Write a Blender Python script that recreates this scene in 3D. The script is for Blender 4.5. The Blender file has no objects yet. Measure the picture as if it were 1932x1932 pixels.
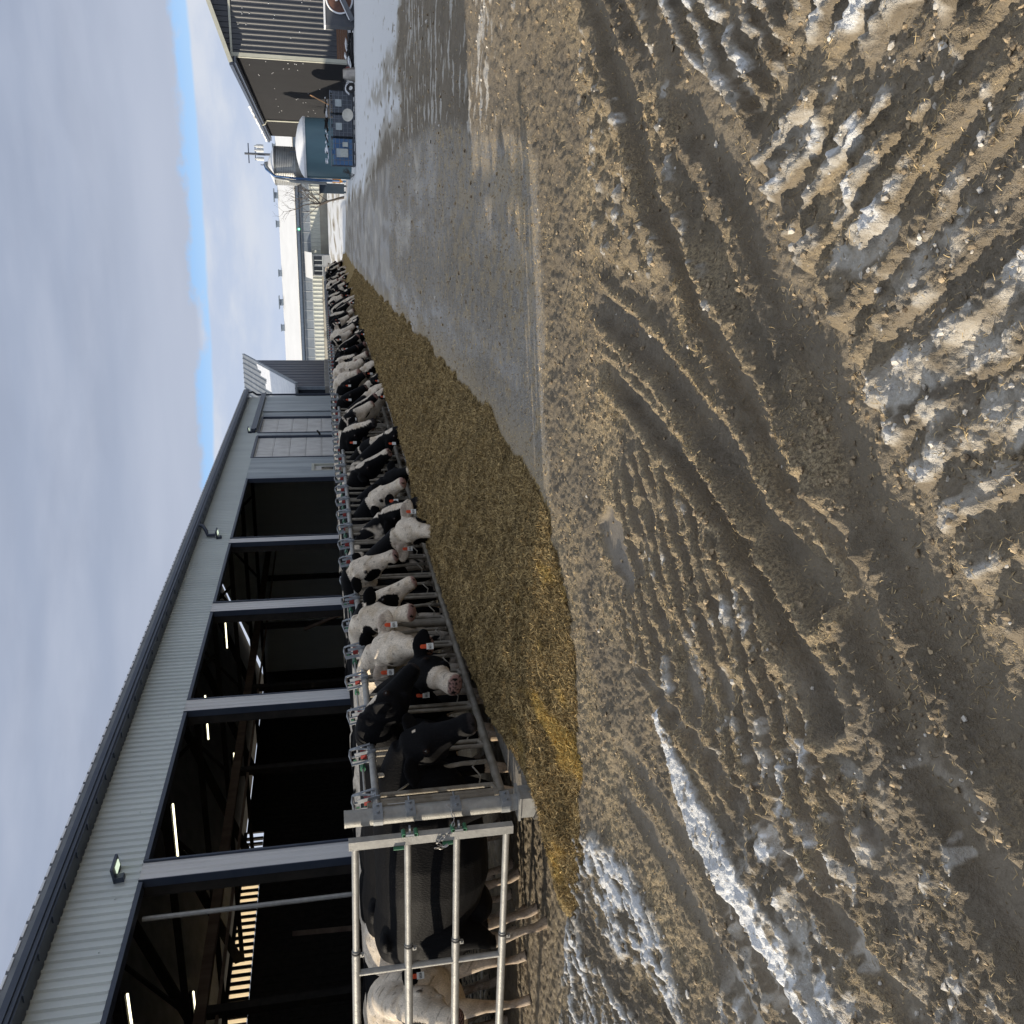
import bpy, bmesh, math, random
import numpy as np
from mathutils import Vector, Matrix
random.seed(7)
RNG = np.random.default_rng(11)
SC = bpy.context.scene
COL = SC.collection
rad = math.radians

# ------------------------------------------------------------------ camera
# phone held on its side: the world's up points to the picture's left
RIGHT = Vector((0.94412, 0.32738, 0.03741))   # placeholder, replaced below
def _camera():
    f, k = 1660.0, 264 / 7734
    vx, vy = 1548 - 966, 603 - 966
    L = -f * f / (k * vx + vy)
    dn = Vector((k * L, L, f)).normalized()
    a = Vector((vx, vy, f)).normalized()
    xx = a.cross(-dn)
    R = Matrix((xx, a, -dn))                   # camera(right,down,fwd) -> world
    cam = bpy.data.cameras.new('camera')
    cam.sensor_width = 36.0; cam.sensor_fit = 'HORIZONTAL'
    cam.lens = f / 1932 * 36.0
    cam.clip_start = 0.05; cam.clip_end = 3000
    o = bpy.data.objects.new('camera', cam); COL.objects.link(o)
    right = R @ Vector((1, 0, 0)); down = R @ Vector((0, 1, 0)); fwd = R @ Vector((0, 0, 1))
    m = Matrix.Identity(4)
    for i in range(3):
        m[i][0] = down[i]; m[i][1] = right[i]; m[i][2] = -fwd[i]
    m[0][3], m[1][3], m[2][3] = 0, 0, 1.6
    o.matrix_world = m
    SC.camera = o
_camera()

# ------------------------------------------------------------------ light
SUN_TRAVEL = Vector((0.931, 0.366, 0)).normalized()
SUN_EL = rad(15.5)
def _light():
    sd = bpy.data.lights.new('sun', 'SUN'); sd.energy = 5.0; sd.angle = rad(0.5)
    sd.color = (1.0, 0.88, 0.70)
    so = bpy.data.objects.new('sun', sd); COL.objects.link(so)
    d = Vector((SUN_TRAVEL.x * math.cos(SUN_EL), SUN_TRAVEL.y * math.cos(SUN_EL), -math.sin(SUN_EL)))
    so.rotation_euler = d.to_track_quat('-Z', 'Y').to_euler(); so.location = (-20, -8, 12)
    w = bpy.data.worlds.new('World'); SC.world = w; w.use_nodes = True
    nt = w.node_tree; N = nt.nodes; N.clear(); Lk = nt.links.new
    def nd(t, **kw):
        n = N.new(t)
        for k_, v_ in kw.items(): setattr(n, k_, v_)
        return n
    def mth(op, a, b=None, c=None, clamp=False):
        n = nd('ShaderNodeMath', operation=op, use_clamp=clamp)
        for i, v in enumerate((a, b, c)):
            if v is None: continue
            if isinstance(v, (int, float)): n.inputs[i].default_value = v
            else: Lk(v, n.inputs[i])
        return n.outputs[0]
    def mix(f, a, b):
        n = nd('ShaderNodeMix', data_type='RGBA')
        for s, v in ((n.inputs[0], f), (n.inputs[6], a), (n.inputs[7], b)):
            if isinstance(v, (int, float)): s.default_value = v
            elif isinstance(v, tuple): s.default_value = v + (1,)
            else: Lk(v, s)
        return n.outputs[2]
    def smooth(v, a, b):
        n = nd('ShaderNodeMapRange', interpolation_type='SMOOTHSTEP')
        Lk(v, n.inputs[0]); n.inputs[1].default_value = a; n.inputs[2].default_value = b
        return n.outputs[0]
    sky = nd('ShaderNodeTexSky', sky_type='NISHITA'); sky.sun_disc = False
    sky.sun_elevation = SUN_EL
    sky.sun_rotation = math.atan2(-SUN_TRAVEL.x, -SUN_TRAVEL.y)
    tc = nd('ShaderNodeTexCoord'); sep = nd('ShaderNodeSeparateXYZ'); Lk(tc.outputs['Generated'], sep.inputs[0])
    el = mth('MULTIPLY', mth('ARCSINE', sep.outputs[2]), 57.2958)
    az = mth('MULTIPLY', mth('ARCTAN2', sep.outputs[0], sep.outputs[1]), 57.2958)
    def noise(sx, sz, scale, detail=5, rough=.55, off=0):
        cb = nd('ShaderNodeCombineXYZ'); Lk(mth('MULTIPLY', az, sx), cb.inputs[0]); Lk(mth('MULTIPLY', el, sz), cb.inputs[1])
        cb.inputs[2].default_value = off
        t = nd('ShaderNodeTexNoise'); Lk(cb.outputs[0], t.inputs['Vector']); t.inputs['Scale'].default_value = scale
        t.inputs['Detail'].default_value = detail; t.inputs['Roughness'].default_value = rough
        return t.outputs[0]
    nA = noise(.5, .9, .55, 6, .6, 3.2); nB = noise(.25, .6, .5, 4, .5, 9); nC = noise(.06, .35, 1.0, 5, .5, 1.7); nD = noise(.16, .5, .8, 6, .55, 4)
    # blue gap: between a smooth lower bank and a ragged upper one
    up = mth('ADD', mth('MULTIPLY', mth('SUBTRACT', nA, .5), 3.0), mth('ADD', 7.75, mth('MULTIPLY', mth('ABSOLUTE', mth('SUBTRACT', az, 0)), -0.012)))
    lo = mth('ADD', mth('MULTIPLY', mth('SUBTRACT', nB, .5), .9), mth('ADD', 6.62, mth('MULTIPLY', az, -0.006)))
    gate = mth('MULTIPLY', smooth(mth('SUBTRACT', up, el), -.25, .45), smooth(mth('SUBTRACT', el, lo), -.05, .18))
    c_up = mix(smooth(nC, .30, .72), (.31, .36, .47), (.385, .43, .535))
    c_up = mix(mth('MULTIPLY', smooth(nD, .40, .75), .4), c_up, (.285, .325, .42))
    nearGap = smooth(el, 14, 8.2)
    c_up = mix(mth('MULTIPLY', nearGap, .6), c_up, (.45, .495, .60))
    c_lo = mix(smooth(nD, .35, .65), (.45, .52, .66), (.58, .62, .70))
    c_lo = mix(smooth(el, 4.5, 0.5), c_lo, (.44, .535, .72))
    cl = mix(smooth(el, 7.0, 7.6), c_lo, c_up)
    zen = smooth(el, 22, 60)
    cl = mix(zen, cl, (.58, .625, .69))
    bg1 = nd('ShaderNodeBackground'); Lk(cl, bg1.inputs[0]); bg1.inputs[1].default_value = 1.0
    blue = mix(smooth(el, 8.5, 6.3), (.30, .54, .92), (.42, .64, .95))
    hs = nd('ShaderNodeVectorMath', operation='SCALE'); Lk(sky.outputs[0], hs.inputs[0]); hs.inputs[3].default_value = .06
    ad = mix(.82, hs.outputs[0], blue)
    bg2 = nd('ShaderNodeBackground'); Lk(ad, bg2.inputs[0]); bg2.inputs[1].default_value = 1.0
    ms = nd('ShaderNodeMixShader'); Lk(gate, ms.inputs[0]); Lk(bg1.outputs[0], ms.inputs[1]); Lk(bg2.outputs[0], ms.inputs[2])
    out = nd('ShaderNodeOutputWorld'); Lk(ms.outputs[0], out.inputs[0])
_light()
SC.view_settings.view_transform = 'Standard'; SC.view_settings.look = 'None'
SC.view_settings.gamma = 1; SC.view_settings.exposure = 0.24
SC.cycles.max_bounces = 6; SC.cycles.diffuse_bounces = 3; SC.cycles.glossy_bounces = 2
SC.cycles.transmission_bounces = 2; SC.cycles.caustics_reflective = False; SC.cycles.caustics_refractive = False

# ------------------------------------------------------------------ helpers
def tag(o, label=None, cat=None, group=None, kind=None):
    if label: o['label'] = label
    if cat: o['category'] = cat
    if group: o['group'] = group
    if kind: o['kind'] = kind
    return o
def empty(name, loc=(0, 0, 0), rz=0.0):
    o = bpy.data.objects.new(name, None); COL.objects.link(o)
    o.location = loc; o.rotation_euler = (0, 0, rz); o.empty_display_size = .2
    return o
def copy_tree(o, parent=None):
    c = o.copy(); COL.objects.link(c); c.parent = parent
    for ch in [x for x in o.children]:
        copy_tree(ch, c)
    return c
MATS = {}
def mat(name, a, b=None, rough=.7, metal=0.0, scale=6.0, bump=0.0, bscale=60, spec=.4, stretch=(1, 1, 1), detail=6, edge=(.35, .65), emit=None, coat=0):
    if name in MATS: return MATS[name]
    m = bpy.data.materials.new(name); m.use_nodes = True
    nt = m.node_tree; P = nt.nodes['Principled BSDF']; Lk = nt.links.new
    P.inputs['Roughness'].default_value = rough; P.inputs['Metallic'].default_value = metal
    P.inputs['Specular IOR Level'].default_value = spec
    if coat: P.inputs['Coat Weight'].default_value = coat
    tc = nt.nodes.new('ShaderNodeTexCoord'); mp = nt.nodes.new('ShaderNodeMapping')
    mp.inputs['Scale'].default_value = stretch
    Lk(tc.outputs['Object'], mp.inputs[0])
    n1 = nt.nodes.new('ShaderNodeTexNoise'); Lk(mp.outputs[0], n1.inputs['Vector'])
    n1.inputs['Scale'].default_value = scale; n1.inputs['Detail'].default_value = detail; n1.inputs['Roughness'].default_value = .6
    mr = nt.nodes.new('ShaderNodeMapRange'); Lk(n1.outputs[0], mr.inputs[0]); mr.inputs[1].default_value = edge[0]; mr.inputs[2].default_value = edge[1]
    mx = nt.nodes.new('ShaderNodeMix'); mx.data_type = 'RGBA'
    Lk(mr.outputs[0], mx.inputs[0]); b = b or tuple(c * .8 for c in a)
    mx.inputs[6].default_value = tuple(a) + (1,); mx.inputs[7].default_value = tuple(b) + (1,)
    Lk(mx.outputs[2], P.inputs['Base Color'])
    if bump:
        n2 = nt.nodes.new('ShaderNodeTexNoise'); Lk(mp.outputs[0], n2.inputs['Vector']); n2.inputs['Scale'].default_value = bscale; n2.inputs['Detail'].default_value = 4
        bp = nt.nodes.new('ShaderNodeBump'); bp.inputs['Strength'].default_value = bump; bp.inputs['Distance'].default_value = .01
        Lk(n2.outputs[0], bp.inputs['Height']); Lk(bp.outputs[0], P.inputs['Normal'])
    if emit:
        P.inputs['Emission Color'].default_value = tuple(emit[0]) + (1,); P.inputs['Emission Strength'].default_value = emit[1]
    MATS[name] = m
    return m
class MB:
    """collects shapes, builds ONE mesh object"""
    def __init__(s): s.v = []; s.f = []; s.mi = []
    def add(s, vs, fs, mi=0):
        o = len(s.v); s.v.extend([tuple(v) for v in vs]); s.f.extend([tuple(i + o for i in f) for f in fs]); s.mi.extend([mi] * len(fs)); return s
    def box(s, x0, y0, z0, x1, y1, z1, mi=0):
        vs = [(x0, y0, z0), (x1, y0, z0), (x1, y1, z0), (x0, y1, z0), (x0, y0, z1), (x1, y0, z1), (x1, y1, z1), (x0, y1, z1)]
        return s.add(vs, [(0, 3, 2, 1), (4, 5, 6, 7), (0, 1, 5, 4), (1, 2, 6, 5), (2, 3, 7, 6), (3, 0, 4, 7)], mi)
    def obox(s, p0, p1, w, h, mi=0, up=(0, 0, 1)):
        p0 = Vector(p0); p1 = Vector(p1); d = (p1 - p0).normalized(); u = Vector(up)
        if abs(d.dot(u)) > .98: u = Vector((0, 1, 0))
        r = d.cross(u).normalized(); u = r.cross(d)
        vs = [p + r * a * w / 2 + u * b * h / 2 for p in (p0, p1) for a, b in ((-1, -1), (1, -1), (1, 1), (-1, 1))]
        return s.add(vs, [(3, 2, 1, 0), (4, 5, 6, 7), (0, 1, 5, 4), (1, 2, 6, 5), (2, 3, 7, 6), (3, 0, 4, 7)], mi)
    def tube(s, pts, r, n=10, mi=0, cap=True):
        pts = [Vector(p) for p in pts]; rs = r if isinstance(r, (list, tuple)) else [r] * len(pts)
        o = len(s.v); ref = None; vs = []
        for i, p in enumerate(pts):
            d = (pts[min(i + 1, len(pts) - 1)] - pts[max(i - 1, 0)]).normalized()
            if ref is None:
                ref = Vector((0, 0, 1)) if abs(d.z) < .9 else Vector((1, 0, 0))
            a = d.cross(ref).normalized(); b = a.cross(d).normalized(); ref = b
            for k in range(n):
                t = 2 * math.pi * k / n; vs.append(p + a * math.cos(t) * rs[i] + b * math.sin(t) * rs[i])
        fs = [(i * n + k, i * n + (k + 1) % n, (i + 1) * n + (k + 1) % n, (i + 1) * n + k) for i in range(len(pts) - 1) for k in range(n)]
        if cap: fs += [tuple(range(n))[::-1], tuple((len(pts) - 1) * n + k for k in range(n))]
        return s.add(vs, fs, mi)
    def poly(s, pts, thick, mi=0):
        """flat polygon given thickness vector"""
        t = Vector(thick); n = len(pts); vs = [Vector(p) for p in pts] + [Vector(p) + t for p in pts]
        fs = [tuple(range(n))[::-1], tuple(range(n, 2 * n))] + [(i, (i + 1) % n, n + (i + 1) % n, n + i) for i in range(n)]
        return s.add(vs, fs, mi)
    def lathe(s, c, prof, n=32, mi=0):
        vs = []; m = len(prof)
        for r, z in prof:
            for k in range(n):
                t = 2 * math.pi * k / n; vs.append((c[0] + r * math.cos(t), c[1] + r * math.sin(t), c[2] + z))
        fs = [(i * n + k, i * n + (k + 1) % n, (i + 1) * n + (k + 1) % n, (i + 1) * n + k) for i in range(m - 1) for k in range(n)]
        fs += [tuple(range(n))[::-1], tuple((m - 1) * n + k for k in range(n))]
        return s.add(vs, fs, mi)
    def lump(s, c, r, seed=0, sub=2, squash=1, mi=0, rough=.25):
        bm = bmesh.new(); bmesh.ops.create_icosphere(bm, subdivisions=sub, radius=1)
        rn = random.Random(seed); ph = [rn.uniform(0, 6) for _ in range(6)]
        vs = []
        for v in bm.verts:
            p = v.co; q = 1 + rough * (math.sin(p.x * 3 + ph[0]) * math.sin(p.y * 2.6 + ph[1]) + .6 * math.sin(p.z * 4.3 + ph[2] + p.x * 3) + .4 * math.sin(p.y * 7 + ph[3]))
            vs.append((c[0] + p.x * r[0] * q, c[1] + p.y * r[1] * q, c[2] + p.z * r[2] * q * squash))
        fs = [tuple(v.index for v in f.verts) for f in bm.faces]; bm.free()
        return s.add(vs, fs, mi)
    def corr(s, p0, ulen, udir, z0, z1, nrm, pitch=.2, depth=.02, crown=.06, thick=.05, mi=0):
        """ribbed sheet standing on the line p0..p0+udir*ulen; ribs point along nrm"""
        p0 = Vector(p0); u = Vector(udir).normalized(); nm = Vector(nrm).normalized(); xs = []
        k = 0; t = 0.0
        while t < ulen:
            a = [(0, 0), (crown * .3, depth), (crown * .7, depth), (crown, 0)]
            for q, dd in a:
                if t + q < ulen: xs.append((t + q, dd))
            t += pitch
        xs.append((ulen, 0)); vs = []
        for t, dd in xs:
            b = p0 + u * t + nm * dd; vs += [(b.x, b.y, z0), (b.x, b.y, z1)]
        n = len(xs); fs = [(2 * i, 2 * i + 2, 2 * i + 3, 2 * i + 1) for i in range(n - 1)]
        s.add(vs, fs, mi)
        q0 = p0 - nm * thick; q1 = p0 + u * ulen - nm * thick; p1 = p0 + u * ulen
        vs = [(q0.x, q0.y, z0), (q1.x, q1.y, z0), (q1.x, q1.y, z1), (q0.x, q0.y, z1), (p0.x, p0.y, z0), (p1.x, p1.y, z0), (p1.x, p1.y, z1), (p0.x, p0.y, z1)]
        return s.add(vs, [(0, 3, 2, 1), (0, 1, 5, 4), (1, 2, 6, 5), (2, 3, 7, 6), (3, 0, 4, 7)], mi)
    def build(s, name, mats, parent=None, smooth=False, loc=None):
        me = bpy.data.meshes.new(name); me.from_pydata([tuple(v) for v in s.v], [], s.f)
        ms = mats if isinstance(mats, (list, tuple)) else [mats]
        for m in ms: me.materials.append(m)
        if len(ms) > 1: me.polygons.foreach_set('material_index', s.mi)
        bm = bmesh.new(); bm.from_mesh(me); bmesh.ops.recalc_face_normals(bm, faces=bm.faces); bm.to_mesh(me); bm.free()
        if smooth:
            me.polygons.foreach_set('use_smooth', [True] * len(me.polygons))
            try: me.set_sharp_from_angle(angle=rad(40))
            except Exception: pass
        me.update()
        o = bpy.data.objects.new(name, me); COL.objects.link(o)
        if parent: o.parent = parent
        if loc: o.location = loc
        return o

# numpy noise ------------------------------------------------------
_pr = np.random.default_rng(3)
_P = _pr.permutation(1024).astype(np.int32); _P = np.concatenate([_P, _P])
_GX = np.cos(np.arange(1024) * 2.399963).astype(np.float32); _GY = np.sin(np.arange(1024) * 2.399963).astype(np.float32)
_F = _pr.random(2048).astype(np.float32)
def _h(ix, iy, s):
    return _F[_P[_P[(ix.astype(np.int32) + s * 37) & 1023] + (iy.astype(np.int32) & 1023)] ]
def vn(x, y, s=0):
    x = np.asarray(x, np.float32); y = np.asarray(y, np.float32)
    ix = np.floor(x); iy = np.floor(y); fx = x - ix; fy = y - iy
    ux = fx * fx * (3 - 2 * fx); uy = fy * fy * (3 - 2 * fy)
    ax = (ix.astype(np.int32) + s * 37) & 1023; ay = iy.astype(np.int32) & 1023
    p0 = _P[ax]; p1 = _P[(ax + 1) & 1023]; by = (ay + 1) & 1023
    def g(p, q, a, b):
        i = _P[p + q]
        return _GX[i] * (fx - a) + _GY[i] * (fy - b)
    g00 = g(p0, ay, 0, 0); g10 = g(p1, ay, 1, 0); g01 = g(p0, by, 0, 1); g11 = g(p1, by, 1, 1)
    n0 = g00 + (g10 - g00) * ux; n1 = g01 + (g11 - g01) * ux
    return (n0 + (n1 - n0) * uy) * 1.41
def fbm(x, y, o=4, s=0, gain=.5, lac=2.03):
    r = 0; a = 1; t = 0
    for i in range(o):
        r = r + a * vn(x, y, s + i * 17); t += a; a *= gain; x = x * lac + 3.1; y = y * lac + 1.7
    return r / t
def ridged(x, y, o=4, s=0, gain=.55):
    r = 0; a = 1; t = 0
    for i in range(o):
        r = r + a * (1 - np.abs(vn(x, y, s + i * 13)) * 2); t += a; a *= gain; x = x * 2.1 + 5.2; y = y * 2.1 + 1.3
    return r / t
def cell(x, y, s=0):
    ix = np.floor(x); iy = np.floor(y); d1 = np.full(x.shape, 9.0); idv = np.zeros(x.shape)
    for a in (-1, 0, 1):
        for b in (-1, 0, 1):
            cx = ix + a; cy = iy + b; px = cx + _h(cx, cy, s); py = cy + _h(cx, cy, s + 5)
            d = (px - x) ** 2 + (py - y) ** 2; m = d < d1; idv = np.where(m, _h(cx, cy, s + 9), idv); d1 = np.minimum(d, d1)
    return np.sqrt(d1), idv
def sst(a, b, x):
    t = np.clip((x - a) / (b - a), 0, 1); return t * t * (3 - 2 * t)
def pdist(x, y, poly):
    """distance to a polyline, signed side, arc position"""
    best = np.full(x.shape, 1e9); side = np.zeros(x.shape); arc = np.zeros(x.shape); acc = 0
    for (ax, ay), (bx, by) in zip(poly[:-1], poly[1:]):
        dx, dy = bx - ax, by - ay; L2 = dx * dx + dy * dy; t = np.clip(((x - ax) * dx + (y - ay) * dy) / L2, 0, 1)
        qx = x - ax - t * dx; qy = y - ay - t * dy; d = np.sqrt(qx * qx + qy * qy); m = d < best
        best = np.where(m, d, best); side = np.where(m, np.sign(dx * qy - dy * qx), side); L = math.sqrt(L2)
        arc = np.where(m, acc + t * L, arc); acc += L
    return best, side, arc
def sdpoly(x, y, poly):
    """>0 inside"""
    P = list(poly) + [poly[0]]; d, _, _ = pdist(x, y, P); ins = np.zeros(x.shape, bool)
    for (ax, ay), (bx, by) in zip(P[:-1], P[1:]):
        if ay == by: continue
        c = ((ay > y) != (by > y)) & (x < (bx - ax) * (y - ay) / (by - ay) + ax); ins ^= c
    return np.where(ins, d, -d)
# ------------------------------------------------------------------ the ground
TA = [(1.6, 6.2), (1.08, 5.37), (0.73, 4.97), (0.42, 4.59), (0.11, 4.28), (-0.12, 3.87), (-0.33, 3.65), (-0.5, 3.3), (-0.67, 2.95), (-0.84, 2.69), (-0.98, 2.42), (-1.11, 2.2), (-1.22, 2.01), (-1.31, 1.87), (-1.47, 1.53), (-1.7, 1.1)]
TB = [(1.7, 5.7), (1.03, 4.81), (0.55, 4.04), (0.35, 3.65), (0.1, 3.28), (-0.12, 3.02), (-0.31, 2.76), (-0.48, 2.51), (-0.7, 2.24), (-0.85, 1.97), (-0.97, 1.8), (-1.03, 1.67), (-1.3, 1.2)]
TAB = [(1.35, 5.3), (0.85, 4.58), (0.52, 4.18), (0.15, 4.01), (-0.07, 3.76), (-0.31, 3.44), (-0.42, 3.21), (-0.5, 3.01), (-0.67, 2.74), (-0.84, 2.42)]
TC = [(-0.45, 5.3), (-0.49, 5.12), (-0.56, 4.61), (-0.66, 4.03), (-0.8, 3.48), (-0.92, 3.09), (-1.03, 2.88), (-1.1, 2.62), (-1.16, 2.39)]
TD = [(-0.80, 5.1), (-0.84, 4.93), (-0.91, 4.35), (-0.98, 3.95), (-1.07, 3.42), (-1.13, 3.18), (-1.25, 2.78), (-1.36, 2.5), (-1.5, 2.2)]
LUG = [(-1.42, 4.55), (-1.05, 4.2), (-1.12, 3.64), (-1.25, 3.0), (-1.45, 2.45), (-1.75, 1.85), (-2.2, 2.05), (-2.4, 3.1), (-2.35, 4.1), (-1.95, 4.3)]
SN1 = [(-3.79, 4.48), (-4.1, 4.95), (-4.72, 5.1), (-5.5, 5.1), (-7.5, 5.0), (-7.5, 2.0), (-3.7, 2.2), (-3.6, 2.93), (-3.42, 3.32), (-3.42, 3.73), (-3.55, 4.19)]
SN2 = [(-2.36, 3.55), (-2.50, 3.28), (-2.56, 3.02), (-2.58, 2.64), (-2.56, 2.29), (-2.6, 2.04), (-2.7, 1.7)]
RUB = [(1.3, 5.9), (0.61, 5.65), (0.21, 5.35), (-0.23, 5.22), (-0.36, 4.11), (-0.05, 4.04), (0.48, 4.69), (0.9, 5.2), (1.3, 5.6)]
PUD = [(-1.60, 4.66), (-1.60, 4.31), (-1.80, 4.02), (-1.97, 4.0), (-1.92, 4.35), (-1.9, 4.62), (-1.78, 4.78)]
CONC = [(-4.2, 5.1), (-1.96, 5.98), (-1.2, 6.36), (-0.76, 6.50), (0.30, 6.85), (0.52, 7.3), (0.65, 9), (0.9, 11), (1.15, 14), (1.1, 18.5), (1.0, 23), (0.75, 29.7), (0.3, 43.3), (-0.2, 62), (-4.3, 66)]
SNR = [(3.1, 19.3), (2.39, 19.2), (1.94, 18.4), (1.6, 21.7), (0.95, 29.7), (0.40, 43.3), (-0.1, 58), (-6, 66), (-60, 75), (-60, 300), (120, 300), (120, 13.5), (8, 14.5), (5, 17)]
WHITES = [((-0.04, 3.16), (0.12, 3.08), .06, .9), ((0.17, 3.02), (0.36, 2.80), .075, 1.0), ((-0.12, 2.58), (-0.02, 2.36), .10, 1.0), ((-0.20, 2.28), (0.02, 1.98), .09, .8),
          ((-0.44, 2.26), (-0.18, 1.78), .10, 1.1), ((-0.50, 1.98), (-0.36, 1.62), .10, .9), ((0.6, 3.55), (0.42, 3.25), .05, .7), ((0.75, 4.2), (0.5, 3.8), .05, .8), ((0.9, 3.6), (0.6, 3.0), .05, .6),
          ((-0.62, 1.8), (-0.5, 1.5), .08, .8), ((-2.35, 2.3), (-2.5, 1.9), .08, .9)]
def feed_xout(y):
    yy = [3.4, 3.87, 4.13, 4.8, 5.34, 5.69, 6.13, 7.0, 7.9, 9.3, 11.4, 14.5, 19.9, 30.8, 49, 68]
    xx = [-3.75, -3.48, -3.36, -2.92, -2.55, -2.30, -2.10, -1.97, -2.03, -1.93, -1.96, -2.06, -2.24, -2.6, -3.03, -3.1]
    return np.interp(y, yy, xx)
def feed_height(x, y):
    """height of the feed above the floor (<=0: none)"""
    edge = feed_xout(y) + .22 * fbm(x * 0 + 9.1, y * .9, 2, 79) * sst(6, 8, y) + .10 * fbm(x * 0 + 3.3, y * 1.3, 3, 71) + .05 * vn(x * 5, y * 5, 12) + np.where(y < 6, .10 * vn(x * 2.2, y * 2.2, 18), 0)
    gap = sst(11.6, 13.2, y) * sst(34, 26, y); x0 = -4.12 - .42 * sst(5.5, 4.9, y) + .30 * gap
    u = (x - x0) / np.maximum(edge - x0, .05)
    prof = np.interp(u, [-.3, 0, .12, .25, .45, .7, .9, 1.0, 1.15], [.28, .34, .385, .385, .30, .155, .06, .0, -.06])
    amp = np.interp(y, [3.5, 4.35, 5.2, 6.2, 7.5, 10, 16, 30, 60, 66, 68], [.0, .06, .36, .72, 1.0, 1.05, 1.0, .95, .8, .5, .0])
    h = prof * amp + (.030 * fbm(x * 2.2, y * 2.2, 4, 31) * 1.5 + .045 * ridged(x * 3.6, y * 3.6, 3, 39) - .02 + .030 * fbm(x * 9, y * 9, 4, 37)) * sst(0, .25, prof * amp)
    h = h - gap * .34 * sst(.03, -.10, u)
    return h - .06 * sst(5.25, 4.55, y + .25 * vn(x * 3, y * 3, 77))
def lane_lift(y): return .9 * sst(64, 84, y)
def _ground_eval(x, y):
    r = np.hypot(x, y); near = sst(13, 6, r)
    conc = sst(-.12, .12, sdpoly(x, y, CONC) + .14 * fbm(x * .9, y * .8, 4, 5) + .12 * fbm(x * 6, y * 6, 4, 7))
    yard = sst(-4.40, -4.55, x) * sst(4.7, 5.5, y + (x < -4.4) * 0)
    z = .02 * fbm(x * .35, y * .35, 3, 1) * (1 - conc * .8)
    rough = .024 * fbm(x * 4.3, y * 4.3, 4, 2) + .016 * ridged(x * 9, y * 9, 4, 3) + .009 * ridged(x * 24, y * 24, 3, 6) + .006 * fbm(x * 60, y * 60, 3, 8)
    z += rough * (1 - conc) * (1 - sst(6, 16, y) * .6)
    wb = conc * (np.exp(-((x + 1.1 + .03 * y) / .22) ** 2) + np.exp(-((x + .1 + .01 * y) / .25) ** 2)) * sst(-.3, .3, fbm(x * 3, y * .7, 4, 195))
    z += conc * (.0035 * fbm(x * 10, y * 22, 4, 9) + .0012 * ridged(x * 30, y * 60, 2, 4))
    snow = np.zeros(x.shape); wet = np.zeros(x.shape); gold = sst(-.15, .45, fbm(x * 1.4, y * 1.4, 4, 21)) * (1 - conc)
    gold = gold * sst(9, 4.5, r) + (1 - conc) * .15
    wet += conc * (.45 + .45 * fbm(x * .8, y * .5, 4, 44)) + wb * .5
    near_any = float(r.min()) < 8.6
    far_any = float(y.max()) > 6.5
    cd, cid = cell(x * 13 + .8 * vn(x * 9, y * 9, 4), y * 13 + .8 * vn(x * 9 + 5, y * 9, 5), 3)
    cd2, cid2 = cell(x * 27 + 3, y * 27, 7)
    chunk = (1 - np.clip(cd, 0, 1)) * .6 + (1 - np.clip(cd2, 0, 1)) * .3
    reg = lugm = rb = np.float32(0); leftlow0 = sst(-1.2, -1.6, x) * sst(3.6, 2.6, y)
    if near_any:
        # frozen tread blocks with ice on top, right foreground
        d_b, s_b, a_b = pdist(x, y, TB)
        reg = np.where((s_b < 0) | (d_b < .02), 0, 1) if False else (sst(.06, .16, d_b) * ((x - np.interp(y, [1.2, 1.67, 2.24, 3.02, 4.04, 4.81, 5.7], [-1.3, -1.03, -.7, -.12, .55, 1.03, 1.7])) > 0))
        reg = reg * sst(6.6, 5.0, y)
        wob = .060 * fbm(x * 2.6, y * 2.6, 4, 50)
        p1 = (.81 * x - .59 * y + wob) / .115; p2 = (.76 * x + .65 * y + wob) / .15
        axis = sst(3.02, 3.22, y + .25 * (x - .35))
        s1 = np.abs((p1 % 1) - .5) * 2; s2 = np.abs((p2 % 1) - .5) * 2
        cr1 = sst(.42, .72, 1 - s1) ; cr2 = sst(.38, .70, 1 - s2)
        brk = sst(-.34, .04, fbm(x * 3.6, y * 3.6, 4, 52))
        lo = sst(2.05, 2.5, y + .5 * x)
        cr = (cr1 * axis + cr2 * (1 - axis) * (.55 + .45 * lo)) * brk
        z += reg * (cr * (.030 + .040 * chunk + .016 * ridged(x * 26, y * 26, 3, 60)) + .018 * ridged(x * 7, y * 7, 5, 61) * (1 - cr) - .008)
        icy = sst(.0, .35, fbm(x * 2.1 + 4, y * 2.1, 4, 63) + .18 * (cr - .3) + .13 + .25 * sst(3.0, 4.6, y) * sst(.2, .8, x))
        snow += reg * (cr * icy * (.35 + .5 * chunk) + .80 * sst(-.06, .36, fbm(x * 6, y * 6, 5, 190)) * (.4 + .6 * cr))
        gold = gold * (1 - reg * .45)
        wet += reg * (1 - cr) * .35
        ex = np.zeros(x.shape)
        for (a, b, hw, st) in WHITES:
            d, _, _ = pdist(x, y, [a, b]); m = sst(hw * 1.25, hw * .45, d + .05 * fbm(x * 9, y * 9, 4, 66) + .03 * vn(x * 30, y * 30, 67))
            ex = np.maximum(ex, m * st); z += m * .008 * (1 + fbm(x * 14, y * 14, 3, 68))
        snow = np.maximum(snow, np.clip(ex, 0, 1) * (.52 + .75 * fbm(x * 8, y * 8, 5, 69) + .12 * chunk))
        # ribbed tread area, centre left
        lugm = sst(-.03, .10, sdpoly(x, y, LUG) + .06 * fbm(x * 3, y * 3, 3, 72))
        q = (.75 * x - .66 * y + .025 * fbm(x * 4, y * 4, 3, 73) + .02 * fbm(x * 1.5, y * 1.5, 2, 74)) / .155
        s = np.abs((q % 1) - .5) * 2
        ridge = sst(.30, .62, s); bk = sst(-.45, -.05, fbm(x * 2.4 + 1, y * 2.4, 3, 75))
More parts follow.
